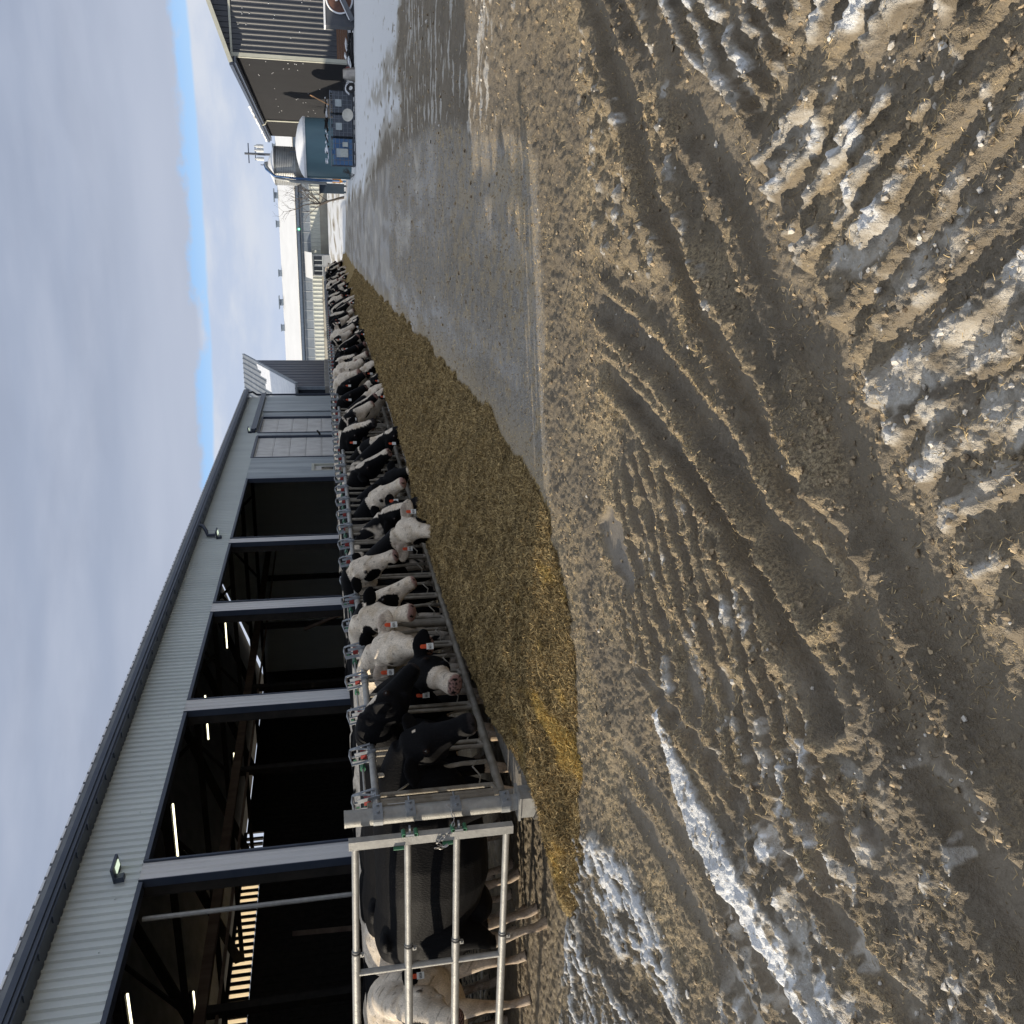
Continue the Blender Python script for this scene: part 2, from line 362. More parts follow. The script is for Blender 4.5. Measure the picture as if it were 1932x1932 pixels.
        z += lugm * (ridge * bk * (.040 + .032 * chunk + .010 * ridged(x * 30, y * 30, 3, 78)) - .020)
        snow += (lugm * ridge + leftlow0) * .42 * sst(.05, .4, fbm(x * 7, y * 7, 5, 191)); wet += lugm * (1 - ridge) * .8; gold = np.maximum(gold, lugm * ridge * (.45 + .5 * chunk)) * (1 - lugm * (1 - ridge) * .9)
        snow += lugm * ridge * sst(.10, .42, fbm(x * 5, y * 5, 4, 76) - .12 * (y - 3.0)) * .75
        # rubble beyond the tracks
        rb = sst(-.10, .10, sdpoly(x, y, RUB) + .12 * fbm(x * 2.5, y * 2.5, 3, 80)); rb = np.maximum(rb, sst(.8, 1.5, x + .3 * fbm(x, y, 3, 82)) * sst(10.5, 8.0, y) * sst(5.0, 6.0, y) * .55)
        cd3, cid3 = cell(x * 8, y * 8, 13)
        z += rb * ((1 - np.clip(cd3, 0, 1)) * .055 + chunk * .03 + .02 * ridged(x * 5, y * 5, 3, 83) - .02)
        snow += rb * ((cid3 > .84) * .6 + (cid2 > .86) * .55) * (1 - np.clip(cd3, 0, 1)) * 1.3
        gold = np.maximum(gold, rb * (.5 + .4 * vn(x * 6, y * 6, 84)))
        # long smooth tyre tracks
        for (T, hw, dep, berm) in ((TA, .085, .026, .020), (TB, .115, .024, .020)):
            d, sd, ar = pdist(x, y, T); d = d + .018 * fbm(x * 5, y * 5, 3, 90); m = sst(hw * 1.25, hw * .80, d)
            z = z * (1 - m * .92) - dep * m + berm * np.exp(-((d - hw * 1.6) / .035) ** 2) * (1 + 1.2 * fbm(x * 13, y * 13, 3, 91))
            z += m * (.0035 * fbm(x * 30, y * 30, 3, 92) + .005 * fbm(x * 8, y * 8, 3, 93))
            snow *= 1 - m; gold = gold * (1 - m) + m * .22; wet = wet * (1 - m) + m * .28
        d, sd, ar = pdist(x, y, TAB); m = np.exp(-(d / .06) ** 2)
        z += m * (.032 + .030 * chunk + .016 * ridged(x * 18, y * 18, 3, 95))
        snow = np.maximum(snow, m * sst(.0, .35, fbm(x * 7, y * 7, 4, 96) + .05 * (ar < 2.2)) * .75 * sst(2.9, 3.3, y)); gold = np.maximum(gold, m * .6)
        for (T, hw, dep) in ((TC, .075, .042), (TD, .06, .040)):
            d, sd, ar = pdist(x, y, T); d = d + .014 * fbm(x * 6, y * 6, 3, 100); fade = sst(0, .5, ar)
            m = sst(hw * 1.3, hw * .6, d) * fade
            z = z * (1 - m * .8) - dep * m; wet = wet * (1 - m) + m * .35; gold *= 1 - m * .7; snow *= 1 - m
            cre = np.exp(-((d - hw * 1.7) / .03) ** 2) * fade
            z += cre * (.034 + .02 * fbm(x * 16, y * 16, 3, 101)); gold = np.maximum(gold, cre * .95)
        # ordinary mud: loose chunks and snow crumbs
        mud = (1 - conc) * (1 - np.clip(reg + lugm + rb, 0, 1))
        z += mud * near * (.026 * chunk * (.35 + .65 * sst(-.1, .3, fbm(x * 3, y * 3, 3, 110))) + .010 * ridged(x * 17, y * 17, 3, 111) - .012)
        leftlow = sst(-1.2, -1.5, x) * sst(2.9, 2.5, y)
        pad = sst(.02, .20, fbm(x * 2.6 + 8, y * 2.6, 2, 112))
        z += leftlow * ((1 - pad) * (.012 + .022 * chunk)); wet += leftlow * pad * .4; gold = gold * (1 - leftlow * pad * .7)
        snow += leftlow * (1 - pad) * sst(.05, .35, fbm(x * 9, y * 9, 4, 113) + .2 * sst(-1.8, -2.6, x)) * .6
        # long flat ruts running beside the snow strip and the feed
        for off, hw in ((-2.86, .06), (-3.12, .07), (-2.30, .05)):
            xx = x - (off + .12 * np.sin((y - 1) * .5) - .10 * (y - 3)); m = sst(hw * 1.3, hw * .6, np.abs(xx) + .01 * fbm(x * 6, y * 6, 2, 115)) * sst(4.3, 3.7, y)
            z = z * (1 - m * .6) - m * .018; wet = wet * (1 - m) + m * .6; gold *= 1 - m * .6
        # puddle
        pd = sst(-.02, .03, sdpoly(x, y, PUD) + .05 * fbm(x * 5, y * 5, 3, 120)); z = z * (1 - pd) - .02 * pd; wet = np.maximum(wet, pd * 1.3); gold *= 1 - pd; snow *= 1 - pd
        # clean snow strip
        d, sd, ar = pdist(x, y, SN2); hw = .055 + .07 * sst(0, .6, ar) - .03 * sst(1.1, 1.9, ar)
        m = sst(hw * 1.2, hw * .75, d + .030 * fbm(x * 7, y * 7, 4, 130) + .008 * vn(x * 40, y * 40, 131))
        z += m * (.030 + .010 * fbm(x * 11, y * 11, 3, 132)) ; snow = np.maximum(snow, m * (1.05 - .75 * sst(.25, .6, fbm(x * 9, y * 9, 3, 133) + .18 * (ar > 1.1) + .12 * (ar > .7) * (x > -2.55))))
        # trampled snow in front of the gate
        s1d = sdpoly(x, y, SN1); m = sst(-.06, .10, s1d + .13 * fbm(x * 3, y * 3, 4, 140))
        lane = np.abs(x - (-4.15 - .45 * (y - 3.6))) ; tr = sst(.20, .10, lane + .03 * fbm(x * 4, y * 4, 2, 141)) * sst(4.9, 4.2, y)
        gr = fbm(x * 17, y * 6, 5, 142); spk = sst(-.16, .18, gr + .50 * fbm(x * 2.2, y * 2.2, 3, 143) - .05 + .25 * sst(.5, .1, s1d) * (x > -3.9))
        z += m * (.012 * spk + .005 * chunk * spk + .016 * ridged(x * 10, y * 4, 5, 144) * spk + .014 * gr) - m * tr * .014
        snow = np.maximum(snow, m * spk * (1 - tr * .85)); gold = gold * (1 - m * spk)
    # yard floor behind the fence and the gate
    yd = sst(-4.42, -4.55, x) * sst(4.75, 5.25, y); z = z * (1 - yd) + yd * (-.15 + .02 * ridged(x * 5, y * 5, 4, 150) + .03 * chunk + .012 * fbm(x * 20, y * 20, 3, 151))
    snow = snow * (1 - yd); gold = gold * (1 - yd) + yd * (.45 + .6 * vn(x * 8, y * 8, 152)); wet = wet * (1 - yd) + .3 * yd
    if far_any:
        # snow fields
        far = sdpoly(x, y, SNR); fm = sst(-.8, .5, far + 1.3 * fbm(x * .5, y * .28, 4, 160) + .35 * fbm(x * 3, y * 1.2, 3, 161))
        spots = sst(.30, .52, fbm(x * 3.1, y * 1.1, 4, 162) + .10 * sst(2.0, 0, far))
        smudge = sst(.9, .2, np.abs(x - (2.6 + .04 * (y - 18)) + .4 * fbm(x * .5, y * .3, 3, 170)) + .035 * np.abs(y - 16)) * sst(40, 26, y)
        fs = fm * (1 - spots * .8 * sst(60, 25, y) * sst(5, .5, far)); fs *= 1 - smudge * .6 * sst(-.2, .3, fbm(x * 2.5, y * .9, 3, 171) + .1)
        z += fm * (.03 + .012 * fbm(x * 1.3, y * 1.3, 3, 163)); snow = np.maximum(snow, fs)
        # streaky half melted snow between the concrete and the field
        mid = (1 - conc) * (1 - fm) * sst(6.8, 9, y); st = fbm(x * 2.0, y * 5.5, 4, 164); st2 = fbm(x * .8, y * .8, 3, 169)
        snow = np.maximum(snow, mid * sst(-.02, .30, st + .35 * st2 - .02) * .75); z += mid * (.012 * ridged(x * 3.5, y * 7, 3, 165) + .02 * st)
        wet = wet + mid * .15
        ice = conc * sst(.0, .4, fbm(x * .9, y * .45, 3, 166) + .35 * sst(16, 26, y) * sst(-3.2, -1.2, x) * sst(.9, -.2, x)) * sst(9, 14, y)
        snow = np.maximum(snow, conc * sst(.45, .6, fbm(x * 9, y * 9, 3, 167)) * .5 * (1 - ice)); wet = np.clip(wet + ice * .5, 0, 1.3)
        snow = np.maximum(snow, ice * (.42 + .5 * fbm(x * 1.5, y * .6, 3, 192)))
    # loose feed strewn over the concrete near the heap
    dn = x - feed_xout(np.clip(y, 3.9, 67)); gold = np.maximum(gold, sst(.5, .05, np.abs(dn) + .2 * fbm(x * 3, y * 3, 3, 168)) * sst(3.4, 4.0, y) * (dn > -.3) * (snow < .4) * .9)
    gold = np.maximum(gold, conc * sst(.02, .34, fbm(x * 5, y * 5.0, 5, 172) + .25 * fbm(x * .6, y * .9, 3, 173) + .22 * sst(-1.6, -.4, x) * sst(16, 8, y)) * .85 + .10 * conc)
    z = z - .14 * sst(20, 38, y) * sst(0.2, 2.0, x) * sst(66, 56, y); z += lane_lift(y)
    tuft = sst(66, 72, y) * sst(.05, .35, fbm(x * .8, y * .5, 4, 180)) * sst(86, 76, y); snow *= 1 - tuft * .75
    return z, np.clip(snow, 0, 1), np.clip(wet, 0, 1), np.clip(gold, 0, 1), conc

from concurrent.futures import ThreadPoolExecutor
def ground_eval(x, y):
    sh = x.shape; xf = np.asarray(x, np.float32).ravel(); yf = np.asarray(y, np.float32).ravel(); n = 50000
    parts = [(xf[i:i + n], yf[i:i + n]) for i in range(0, len(xf), n)]
    with ThreadPoolExecutor(4) as ex: res = list(ex.map(lambda q: _ground_eval(*q), parts))
    return [np.concatenate([r[k] for r in res]).reshape(sh) for k in range(5)]
def fan_grid(nr, na, r0, r1, a0, a1):
    lr = np.exp(np.linspace(math.log(r0), math.log(r1), nr)); an = np.radians(np.linspace(a0, a1, na))
    R, A = np.meshgrid(lr, an, indexing='ij'); return R * np.sin(A), R * np.cos(A)
def grid_mesh(name, X, Y, Z, attrs=None, material=None, parent=None):
    nr, na = X.shape; me = bpy.data.meshes.new(name)
    co = np.stack([X, Y, Z], -1).reshape(-1, 3).astype(np.float32)
    i = np.arange(nr * na).reshape(nr, na); q = np.stack([i[:-1, :-1], i[:-1, 1:], i[1:, 1:], i[1:, :-1]], -1).reshape(-1, 4).astype(np.int32)
    me.vertices.add(len(co)); me.vertices.foreach_set('co', co.ravel())
    me.loops.add(q.size); me.loops.foreach_set('vertex_index', q.ravel()[::1])
    me.polygons.add(len(q)); me.polygons.foreach_set('loop_start', np.arange(0, q.size, 4, dtype=np.int32)); me.polygons.foreach_set('loop_total', np.full(len(q), 4, np.int32))
    me.polygons.foreach_set('use_smooth', np.ones(len(q), bool))
    if attrs is not None:
        ca = me.color_attributes.new('mask', 'FLOAT_COLOR', 'POINT'); ca.data.foreach_set('color', np.stack(attrs, -1).reshape(-1).astype(np.float32))
    me.update(); me.validate(verbose=False)
    if me.polygons[len(q) // 2].normal.z < 0: me.flip_normals()
    me.materials.append(material)
    o = bpy.data.objects.new(name, me); COL.objects.link(o)
    if parent: o.parent = parent
    return o
def ground_material():
    m = bpy.data.materials.new('ground_mud_snow'); m.use_nodes = True; nt = m.node_tree; P = nt.nodes['Principled BSDF']; L = nt.links.new
    at = nt.nodes.new('ShaderNodeAttribute'); at.attribute_name = 'mask'; sp = nt.nodes.new('ShaderNodeSeparateColor'); L(at.outputs['Color'], sp.inputs[0])
    tc = nt.nodes.new('ShaderNodeTexCoord')
    def noise(sc, det=5, rg=.6):
        n = nt.nodes.new('ShaderNodeTexNoise'); L(tc.outputs['Object'], n.inputs['Vector']); n.inputs['Scale'].default_value = sc; n.inputs['Detail'].default_value = det; n.inputs['Roughness'].default_value = rg; return n.outputs[0]
    def mr(v, a, b, c=0, d=1):
        n = nt.nodes.new('ShaderNodeMapRange'); L(v, n.inputs[0])
        for i, q in enumerate((a, b, c, d)): n.inputs[i + 1].default_value = q
        return n.outputs[0]
    def mx(f, a, b):
        n = nt.nodes.new('ShaderNodeMix'); n.data_type = 'RGBA'
        for s, v in ((n.inputs[0], f), (n.inputs[6], a), (n.inputs[7], b)):
            if isinstance(v, tuple): s.default_value = v + (1,)
            elif isinstance(v, float): s.default_value = v
            else: L(v, s)
        return n.outputs[2]
    def mt(op, a, b, cl=False):
        n = nt.nodes.new('ShaderNodeMath'); n.operation = op; n.use_clamp = cl
        for i, v in enumerate((a, b)):
            if isinstance(v, (int, float)): n.inputs[i].default_value = v
            else: L(v, n.inputs[i])
        return n.outputs[0]
    n_mid = noise(9); n_fine = noise(70, 4, .7); n_big = noise(1.6); n_vf = noise(260, 2)
    mud = mx(mr(n_mid, .25, .75), (.13, .110, .084), (.275, .235, .182))
    mud = mx(mr(n_fine, .42, .72), mud, (.062, .050, .037))
    mud = mx(mr(n_big, .4, .65, 0, .5), mud, (.27, .225, .165))
    gold = mx(mr(n_fine, .38, .60), (.15, .122, .082), (.56, .45, .29)); gold = mx(mr(n_vf, .45, .65, 0, .6), gold, (.20, .145, .08))
    conc = mx(mr(n_mid, .3, .7), (.22, .205, .183), (.44, .42, .385)); conc = mx(mr(n_fine, .44, .58, 0, .9), conc, (.10, .078, .048))
    base = mx(at.outputs['Alpha'], mud, conc)
    gf = mt('MULTIPLY', sp.outputs[2], mr(n_fine, .30, .50, .35, 1), True); base = mx(gf, base, gold)
    wetc = mt('MULTIPLY', sp.outputs[1], .35); base = mx(wetc, base, (.18, .16, .132))
    snowc = mx(mr(n_fine, .35, .7), (.58, .56, .52), (.40, .36, .30)); snowc = mx(mr(n_mid, .55, .75, 0, .6), snowc, (.36, .30, .22))
    sf = mr(mt('ADD', sp.outputs[0], mt('MULTIPLY', mt('SUBTRACT', n_fine, .5), .55)), .30, .58)
    snowc = mx(mr(sp.outputs[0], .30, .72), (.34, .295, .23), snowc); snowc2 = mx(mr(sp.outputs[0], .8, 1.0), snowc, (.80, .81, .82))
    base = mx(sf, base, snowc2); L(base, P.inputs['Base Color'])
    ro = nt.nodes.new('ShaderNodeMix'); ro.data_type = 'FLOAT'; L(sp.outputs[1], ro.inputs[0]); ro.inputs[2].default_value = .92; ro.inputs[3].default_value = .34
    r2 = nt.nodes.new('ShaderNodeMix'); r2.data_type = 'FLOAT'; L(sf, r2.inputs[0]); L(ro.outputs[0], r2.inputs[2]); r2.inputs[3].default_value = .7
    L(mt('ADD', r2.outputs[0], mr(n_fine, .3, .7, -.08, .14)), P.inputs['Roughness']); P.inputs['Specular IOR Level'].default_value = .35
    hsum = mt('ADD', mt('ADD', mt('MULTIPLY', n_fine, 1.0), mt('MULTIPLY', noise(24, 5, .65), 1.2)), mt('MULTIPLY', n_vf, .35))
    b = nt.nodes.new('ShaderNodeBump'); b.inputs['Distance'].default_value = .022; L(hsum, b.inputs['Height']); L(mt('SUBTRACT', .95, mt('MULTIPLY', sp.outputs[1], .75)), b.inputs['Strength']); L(b.outputs[0], P.inputs['Normal'])
    return m
GM = ground_material()
def build_ground():
    X, Y = fan_grid(1420, 1150, 1.05, 70, -80, 38)
    z, s, w, g, c = ground_eval(X, Y); o = grid_mesh('ground', X, Y, z, (s, w, g, c), GM); tag(o, kind='structure')
    X, Y = fan_grid(160, 300, 69.9, 420, -82, 40); z, s, w, g, c = ground_eval(X, Y)
    o = grid_mesh('snow_field', X, Y, z - .002, (s, w, g, c), GM); tag(o, kind='structure')
    # the land outside the detailed sector, a little lower
    gx = np.concatenate([-np.geomspace(900, 1, 60), [0], np.geomspace(1, 900, 60)]); X, Y = np.meshgrid(gx, gx, indexing='ij'); z, s, w, g, c = ground_eval(X, Y)
    inside = (np.degrees(np.arctan2(X, Y)) > -80) & (np.degrees(np.arctan2(X, Y)) < 38) & (np.hypot(X, Y) < 412)
    o = grid_mesh('farmland', X, Y, np.where(inside, -1.2, lane_lift(Y) - .10), (np.where(np.hypot(X, Y) > 30, 1, s), w, g, c), GM); tag(o, kind='structure')
build_ground()

def strands(name, px, py, pz, length, width, tilt, cols, seed, material, nrm_z=None):
    """many short flat stalks in ONE mesh"""
    r = np.random.default_rng(seed); n = len(px); th = r.uniform(0, 2 * np.pi, n); el = r.normal(0, tilt, n)
    L = length * r.uniform(.4, 1.5, n) / 2; W = width * r.uniform(.6, 1.4, n) / 2
    dx = np.cos(th) * np.cos(el) * L; dy = np.sin(th) * np.cos(el) * L; dz = np.sin(el) * L
    wx = -np.sin(th) * W; wy = np.cos(th) * W; wz = r.normal(0, .5, n) * W
    bend = r.normal(0, .18, n) * L
    c = np.stack([px, py, pz], -1); d = np.stack([dx, dy, dz], -1); w = np.stack([wx, wy, wz], -1)
    md = np.stack([-np.sin(th) * bend, np.cos(th) * bend, np.abs(bend) * .5], -1)
    v = np.stack([c - d - w * .6, c - d + w * .6, c + md + w, c + md - w, c + d + w * .5, c + d - w * .5], 1).reshape(-1, 3)
    b = (np.arange(n) * 6)[:, None]; q = np.concatenate([b + np.array([[0, 1, 2, 3]]), b + np.array([[3, 2, 4, 5]])], 1).reshape(-1, 4).astype(np.int32)
    me = bpy.data.meshes.new(name); me.vertices.add(len(v)); me.vertices.foreach_set('co', v.astype(np.float32).ravel())
    me.loops.add(q.size); me.loops.foreach_set('vertex_index', q.ravel()); me.polygons.add(len(q))
    me.polygons.foreach_set('loop_start', np.arange(0, q.size, 4, dtype=np.int32)); me.polygons.foreach_set('loop_total', np.full(len(q), 4, np.int32))
    ca = me.color_attributes.new('tint', 'FLOAT_COLOR', 'POINT'); cc = np.repeat(cols, 6, axis=0); ca.data.foreach_set('color', np.concatenate([cc, np.ones((len(cc), 1))], 1).astype(np.float32).ravel())
    me.update(); me.materials.append(material); o = bpy.data.objects.new(name, me); COL.objects.link(o); return o
def tint_material(name, rough=.75):
    m = bpy.data.materials.new(name); m.use_nodes = True; nt = m.node_tree; P = nt.nodes['Principled BSDF']
    at = nt.nodes.new('ShaderNodeAttribute'); at.attribute_name = 'tint'
    n = nt.nodes.new('ShaderNodeTexNoise'); n.inputs['Scale'].default_value = 40; tc = nt.nodes.new('ShaderNodeTexCoord'); nt.links.new(tc.outputs['Object'], n.inputs['Vector'])
    h = nt.nodes.new('ShaderNodeHueSaturation'); mr = nt.nodes.new('ShaderNodeMapRange'); nt.links.new(n.outputs[0], mr.inputs[0]); mr.inputs[1].default_value = .3; mr.inputs[2].default_value = .7; mr.inputs[3].default_value = .75; mr.inputs[4].default_value = 1.2
    nt.links.new(at.outputs['Color'], h.inputs['Color']); nt.links.new(mr.outputs[0], h.inputs['Value']); nt.links.new(h.outputs[0], P.inputs['Base Color'])
    P.inputs['Roughness'].default_value = rough; P.inputs['Specular IOR Level'].default_value = .25; return m
STRAW = tint_material('dry_stalks')
def build_feed():
    yy = np.exp(np.linspace(math.log(3.5), math.log(68), 1500)); uu = np.linspace(-.04, 1.04, 330)
    U, Yg = np.meshgrid(uu, yy, indexing='ij'); x0 = -4.12 - .55 * sst(5.45, 4.9, Yg); x1 = feed_xout(Yg) + .35
    X = x0 + (x1 - x0) * U; h = feed_height(X, Yg); gz = lane_lift(Yg) - .003
    m = .016 * ridged(X * 20, Yg * 20, 4, 33)
    Z = gz + np.maximum(h, -.05) + m - .004
    col = mat('silage_feed', (.165, .118, .054), (.40, .29, .13), rough=.9, scale=45, bump=1.0, bscale=130, edge=(.38, .62), spec=.15)
    o = grid_mesh('feed_windrow', X, Yg, Z, None, col); tag(o, kind='stuff', label='long windrow of chopped brown silage heaped along the headlocks', cat='silage')
    n = 400000; r = np.random.default_rng(5)
    y = np.exp(r.uniform(math.log(3.6), math.log(45), n * 2)); keep = r.uniform(0, 1, n * 2) < np.clip((14 / y) ** .6, 0, 1); y = y[keep]
    x0 = -4.1 - .55 * sst(5.45, 4.9, y); x = x0 + (feed_xout(y) + .25 - x0) * r.uniform(0, 1, len(y)); h = feed_height(x, y); k = h > .002; x, y, h = x[k], y[k], h[k]
    z = lane_lift(y) - .003 + h + .016 * ridged(x * 20, y * 20, 4, 33) + r.uniform(-.004, .016, len(x))
    t = r.uniform(0, 1, (len(x), 1)); cold = np.array([[.105, .074, .033]]); warm = np.array([[.64, .465, .21]]); c = (cold + (warm - cold) * t ** 1.5) * (1 + .45 * fbm(x * 4, y * 4, 3, 301))[:, None]
    yel = sst(.02, .22, fbm(x * 2.5, y * 1.5, 3, 300) + .45 * np.exp(-((x + 3.45 - .10 * (y - 5)) / .13) ** 2) * sst(6.9, 5.8, y) - .25) * sst(7.5, 5.5, y)  # yellow kernel patches, plus the sunlit strip by the post put into the stalk colour
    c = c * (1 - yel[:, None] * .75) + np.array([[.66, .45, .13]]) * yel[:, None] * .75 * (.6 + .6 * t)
    s = .8 + y / 14
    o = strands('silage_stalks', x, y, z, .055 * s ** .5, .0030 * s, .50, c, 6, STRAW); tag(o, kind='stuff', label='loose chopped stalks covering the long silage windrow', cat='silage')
    # stray stalks on mud and concrete
    n = 420000; R = np.exp(r.uniform(math.log(1.4), math.log(22), n)); A = np.radians(r.uniform(-62, 34, n)); x = R * np.sin(A); y = R * np.cos(A)
    gz, sn, wt, gd, cc = ground_eval(x, y); clump = sst(-.15, .30, fbm(x * 1.8, y * 1.8, 4, 311)); p = gd * 1.1 * clump * (1 - sn * .9) * (1 - wt * .6) + .03 + cc * .42; k = (r.uniform(0, 1, n) < p) & (feed_height(x, y) < .01); x, y, gz, R = x[k], y[k], gz[k], R[k]
    t = r.uniform(0, 1, (len(x), 1)); c = np.array([[.10, .068, .032]]) + (np.array([[.74, .56, .30]]) - np.array([[.10, .068, .032]])) * t
    s = .5 + R / 9
    o = strands('stray_straw', x, y, gz + r.uniform(.0, .007, len(x)), .024 * s ** .6, .0021 * s, .4, c, 8, STRAW); tag(o, kind='stuff', label='stray straw and feed crumbs strewn over the frozen mud', cat='straw')
build_feed()
def build_clods():
    ico_v, ico_f = [], []
    bm = bmesh.new(); bmesh.ops.create_icosphere(bm, subdivisions=1, radius=1); V0 = np.array([v.co[:] for v in bm.verts]); F0 = np.array([[v.index for v in f.verts] for f in bm.faces]); bm.free()
    r = np.random.default_rng(21); n = 110000; R = np.exp(r.uniform(math.log(1.4), math.log(20), n)); A = np.radians(r.uniform(-66, 34, n)); x = R * np.sin(A); y = R * np.cos(A)
    gz, sn, wt, gd, cc = ground_eval(x, y); rough = np.abs(fbm(x * 2, y * 2, 3, 110)) 
    for name, w, lab, cat, m, base in (('snow_crumbs', sn * .14 + .0025 * (1 - cc), 'crumbs and lumps of snow and ice lying over the rutted mud', 'snow lumps', mat('ice_lump', (.58, .55, .50), (.36, .30, .22), rough=.7, scale=30, edge=(.45, .75), bump=.5, bscale=80), .0040),
                                  ('mud_clods', (gd * .6 + .10) * (.25 + 1.1 * sst(-.1, .3, fbm(x * 2.3, y * 2.3, 4, 312))) * (1 - cc * .6) * (1 - sn), 'crumbs and clods of brown mud on the rutted ground', 'mud clods', mat('mud_lump', (.13, .10, .07), (.50, .39, .25), rough=.95, scale=24, bump=.8, bscale=100), .0036)):
        k = (r.uniform(0, 1, n) < w) & (feed_height(x, y) < .01); X, Y, Z = x[k], y[k], gz[k]; m_ = len(X)
        sz = base * np.exp(np.clip(r.normal(-.15, .6, m_), -2, .95)) * (1 + R[k] * .12)
        v = V0[None] * (1 + r.normal(0, .24, (m_, len(V0), 1))) * sz[:, None, None] * r.uniform(.75, 1.25, (m_, 1, 3)) ; v[..., 2] *= .75
        v += np.stack([X, Y, Z + sz * .3], -1)[:, None]; f = (F0[None] + (np.arange(m_) * len(V0))[:, None, None]).reshape(-1, 3).astype(np.int32)
        me = bpy.data.meshes.new(name); me.vertices.add(m_ * len(V0)); me.vertices.foreach_set('co', v.astype(np.float32).ravel()); me.loops.add(f.size); me.loops.foreach_set('vertex_index', f.ravel())
        me.polygons.add(len(f)); me.polygons.foreach_set('loop_start', np.arange(0, f.size, 3, dtype=np.int32)); me.polygons.foreach_set('loop_total', np.full(len(f), 3, np.int32)); me.polygons.foreach_set('use_smooth', np.zeros(len(f), bool))
        me.update(); me.materials.append(m); o = bpy.data.objects.new(name, me); COL.objects.link(o); tag(o, kind='stuff', label=lab, cat=cat)
build_clods()
# ------------------------------------------------------------------ barn
M_wall = mat('galvanised_wall', (.66, .70, .68), (.56, .60, .59), rough=.5, metal=.15, scale=1.5, stretch=(1, 1, .15), edge=(.3, .7), bump=.05)
def streaky_wall():
    m = mat('weathered_wall', (.48, .52, .53), (.34, .375, .40), rough=.5, metal=.2, scale=2.2, stretch=(1, 1, .12), edge=(.42, .62))
    return m
M_wallw = streaky_wall()
M_navy = mat('dark_blue_trim', (.030, .042, .070), (.045, .058, .085), rough=.45, scale=3, spec=.5)
M_trim = mat('cream_trim', (.52, .52, .44), (.45, .45, .38), rough=.5, scale=2)
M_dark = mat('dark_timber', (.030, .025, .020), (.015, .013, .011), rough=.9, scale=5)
M_wood = mat('stained_timber', (.16, .115, .08), (.09, .06, .045), rough=.85, scale=4, stretch=(1, 1, .2), bump=.4)
M_conc = mat('concrete', (.30, .29, .265), (.20, .195, .18), rough=.9, scale=3, bump=.4, bscale=40)
M_snow = mat('snow', (.84, .85, .87), (.74, .76, .80), rough=.75, scale=4, bump=.5, bscale=22, spec=.2)
M_roof = mat('roof_sheet', (.20, .21, .22), (.13, .14, .15), rough=.5, metal=.3, scale=2)
M_galv = mat('galvanised_pipe', (.36, .355, .33), (.25, .245, .23), rough=.5, metal=.3, scale=14, stretch=(1, 1, 1), bump=.25, bscale=120, edge=(.35, .7))
M_galvd = mat('weathered_pipe', (.28, .255, .21), (.165, .14, .105), rough=.6, metal=.25, scale=9, bump=.3, bscale=90)
M_door = mat('overhead_door', (.66, .65, .62), (.50, .48, .455), rough=.6, scale=3.5, stretch=(1, 1, .6), edge=(.40, .72), bump=.1)
def panel_mat():
    m = bpy.data.materials.new('translucent_panel'); m.use_nodes = True; nt = m.node_tree; P = nt.nodes['Principled BSDF']
    P.inputs['Base Color'].default_value = (.85, .80, .70, 1); P.inputs['Roughness'].default_value = .6
    t = nt.nodes.new('ShaderNodeBsdfTranslucent'); t.inputs[0].default_value = (.9, .82, .68, 1)
    mx = nt.nodes.new('ShaderNodeMixShader'); mx.inputs[0].default_value = .75; nt.links.new(P.outputs[0], mx.inputs[1]); nt.links.new(t.outputs[0], mx.inputs[2])
    nt.links.new(mx.outputs[0], nt.nodes['Material Output'].inputs[0]); return m
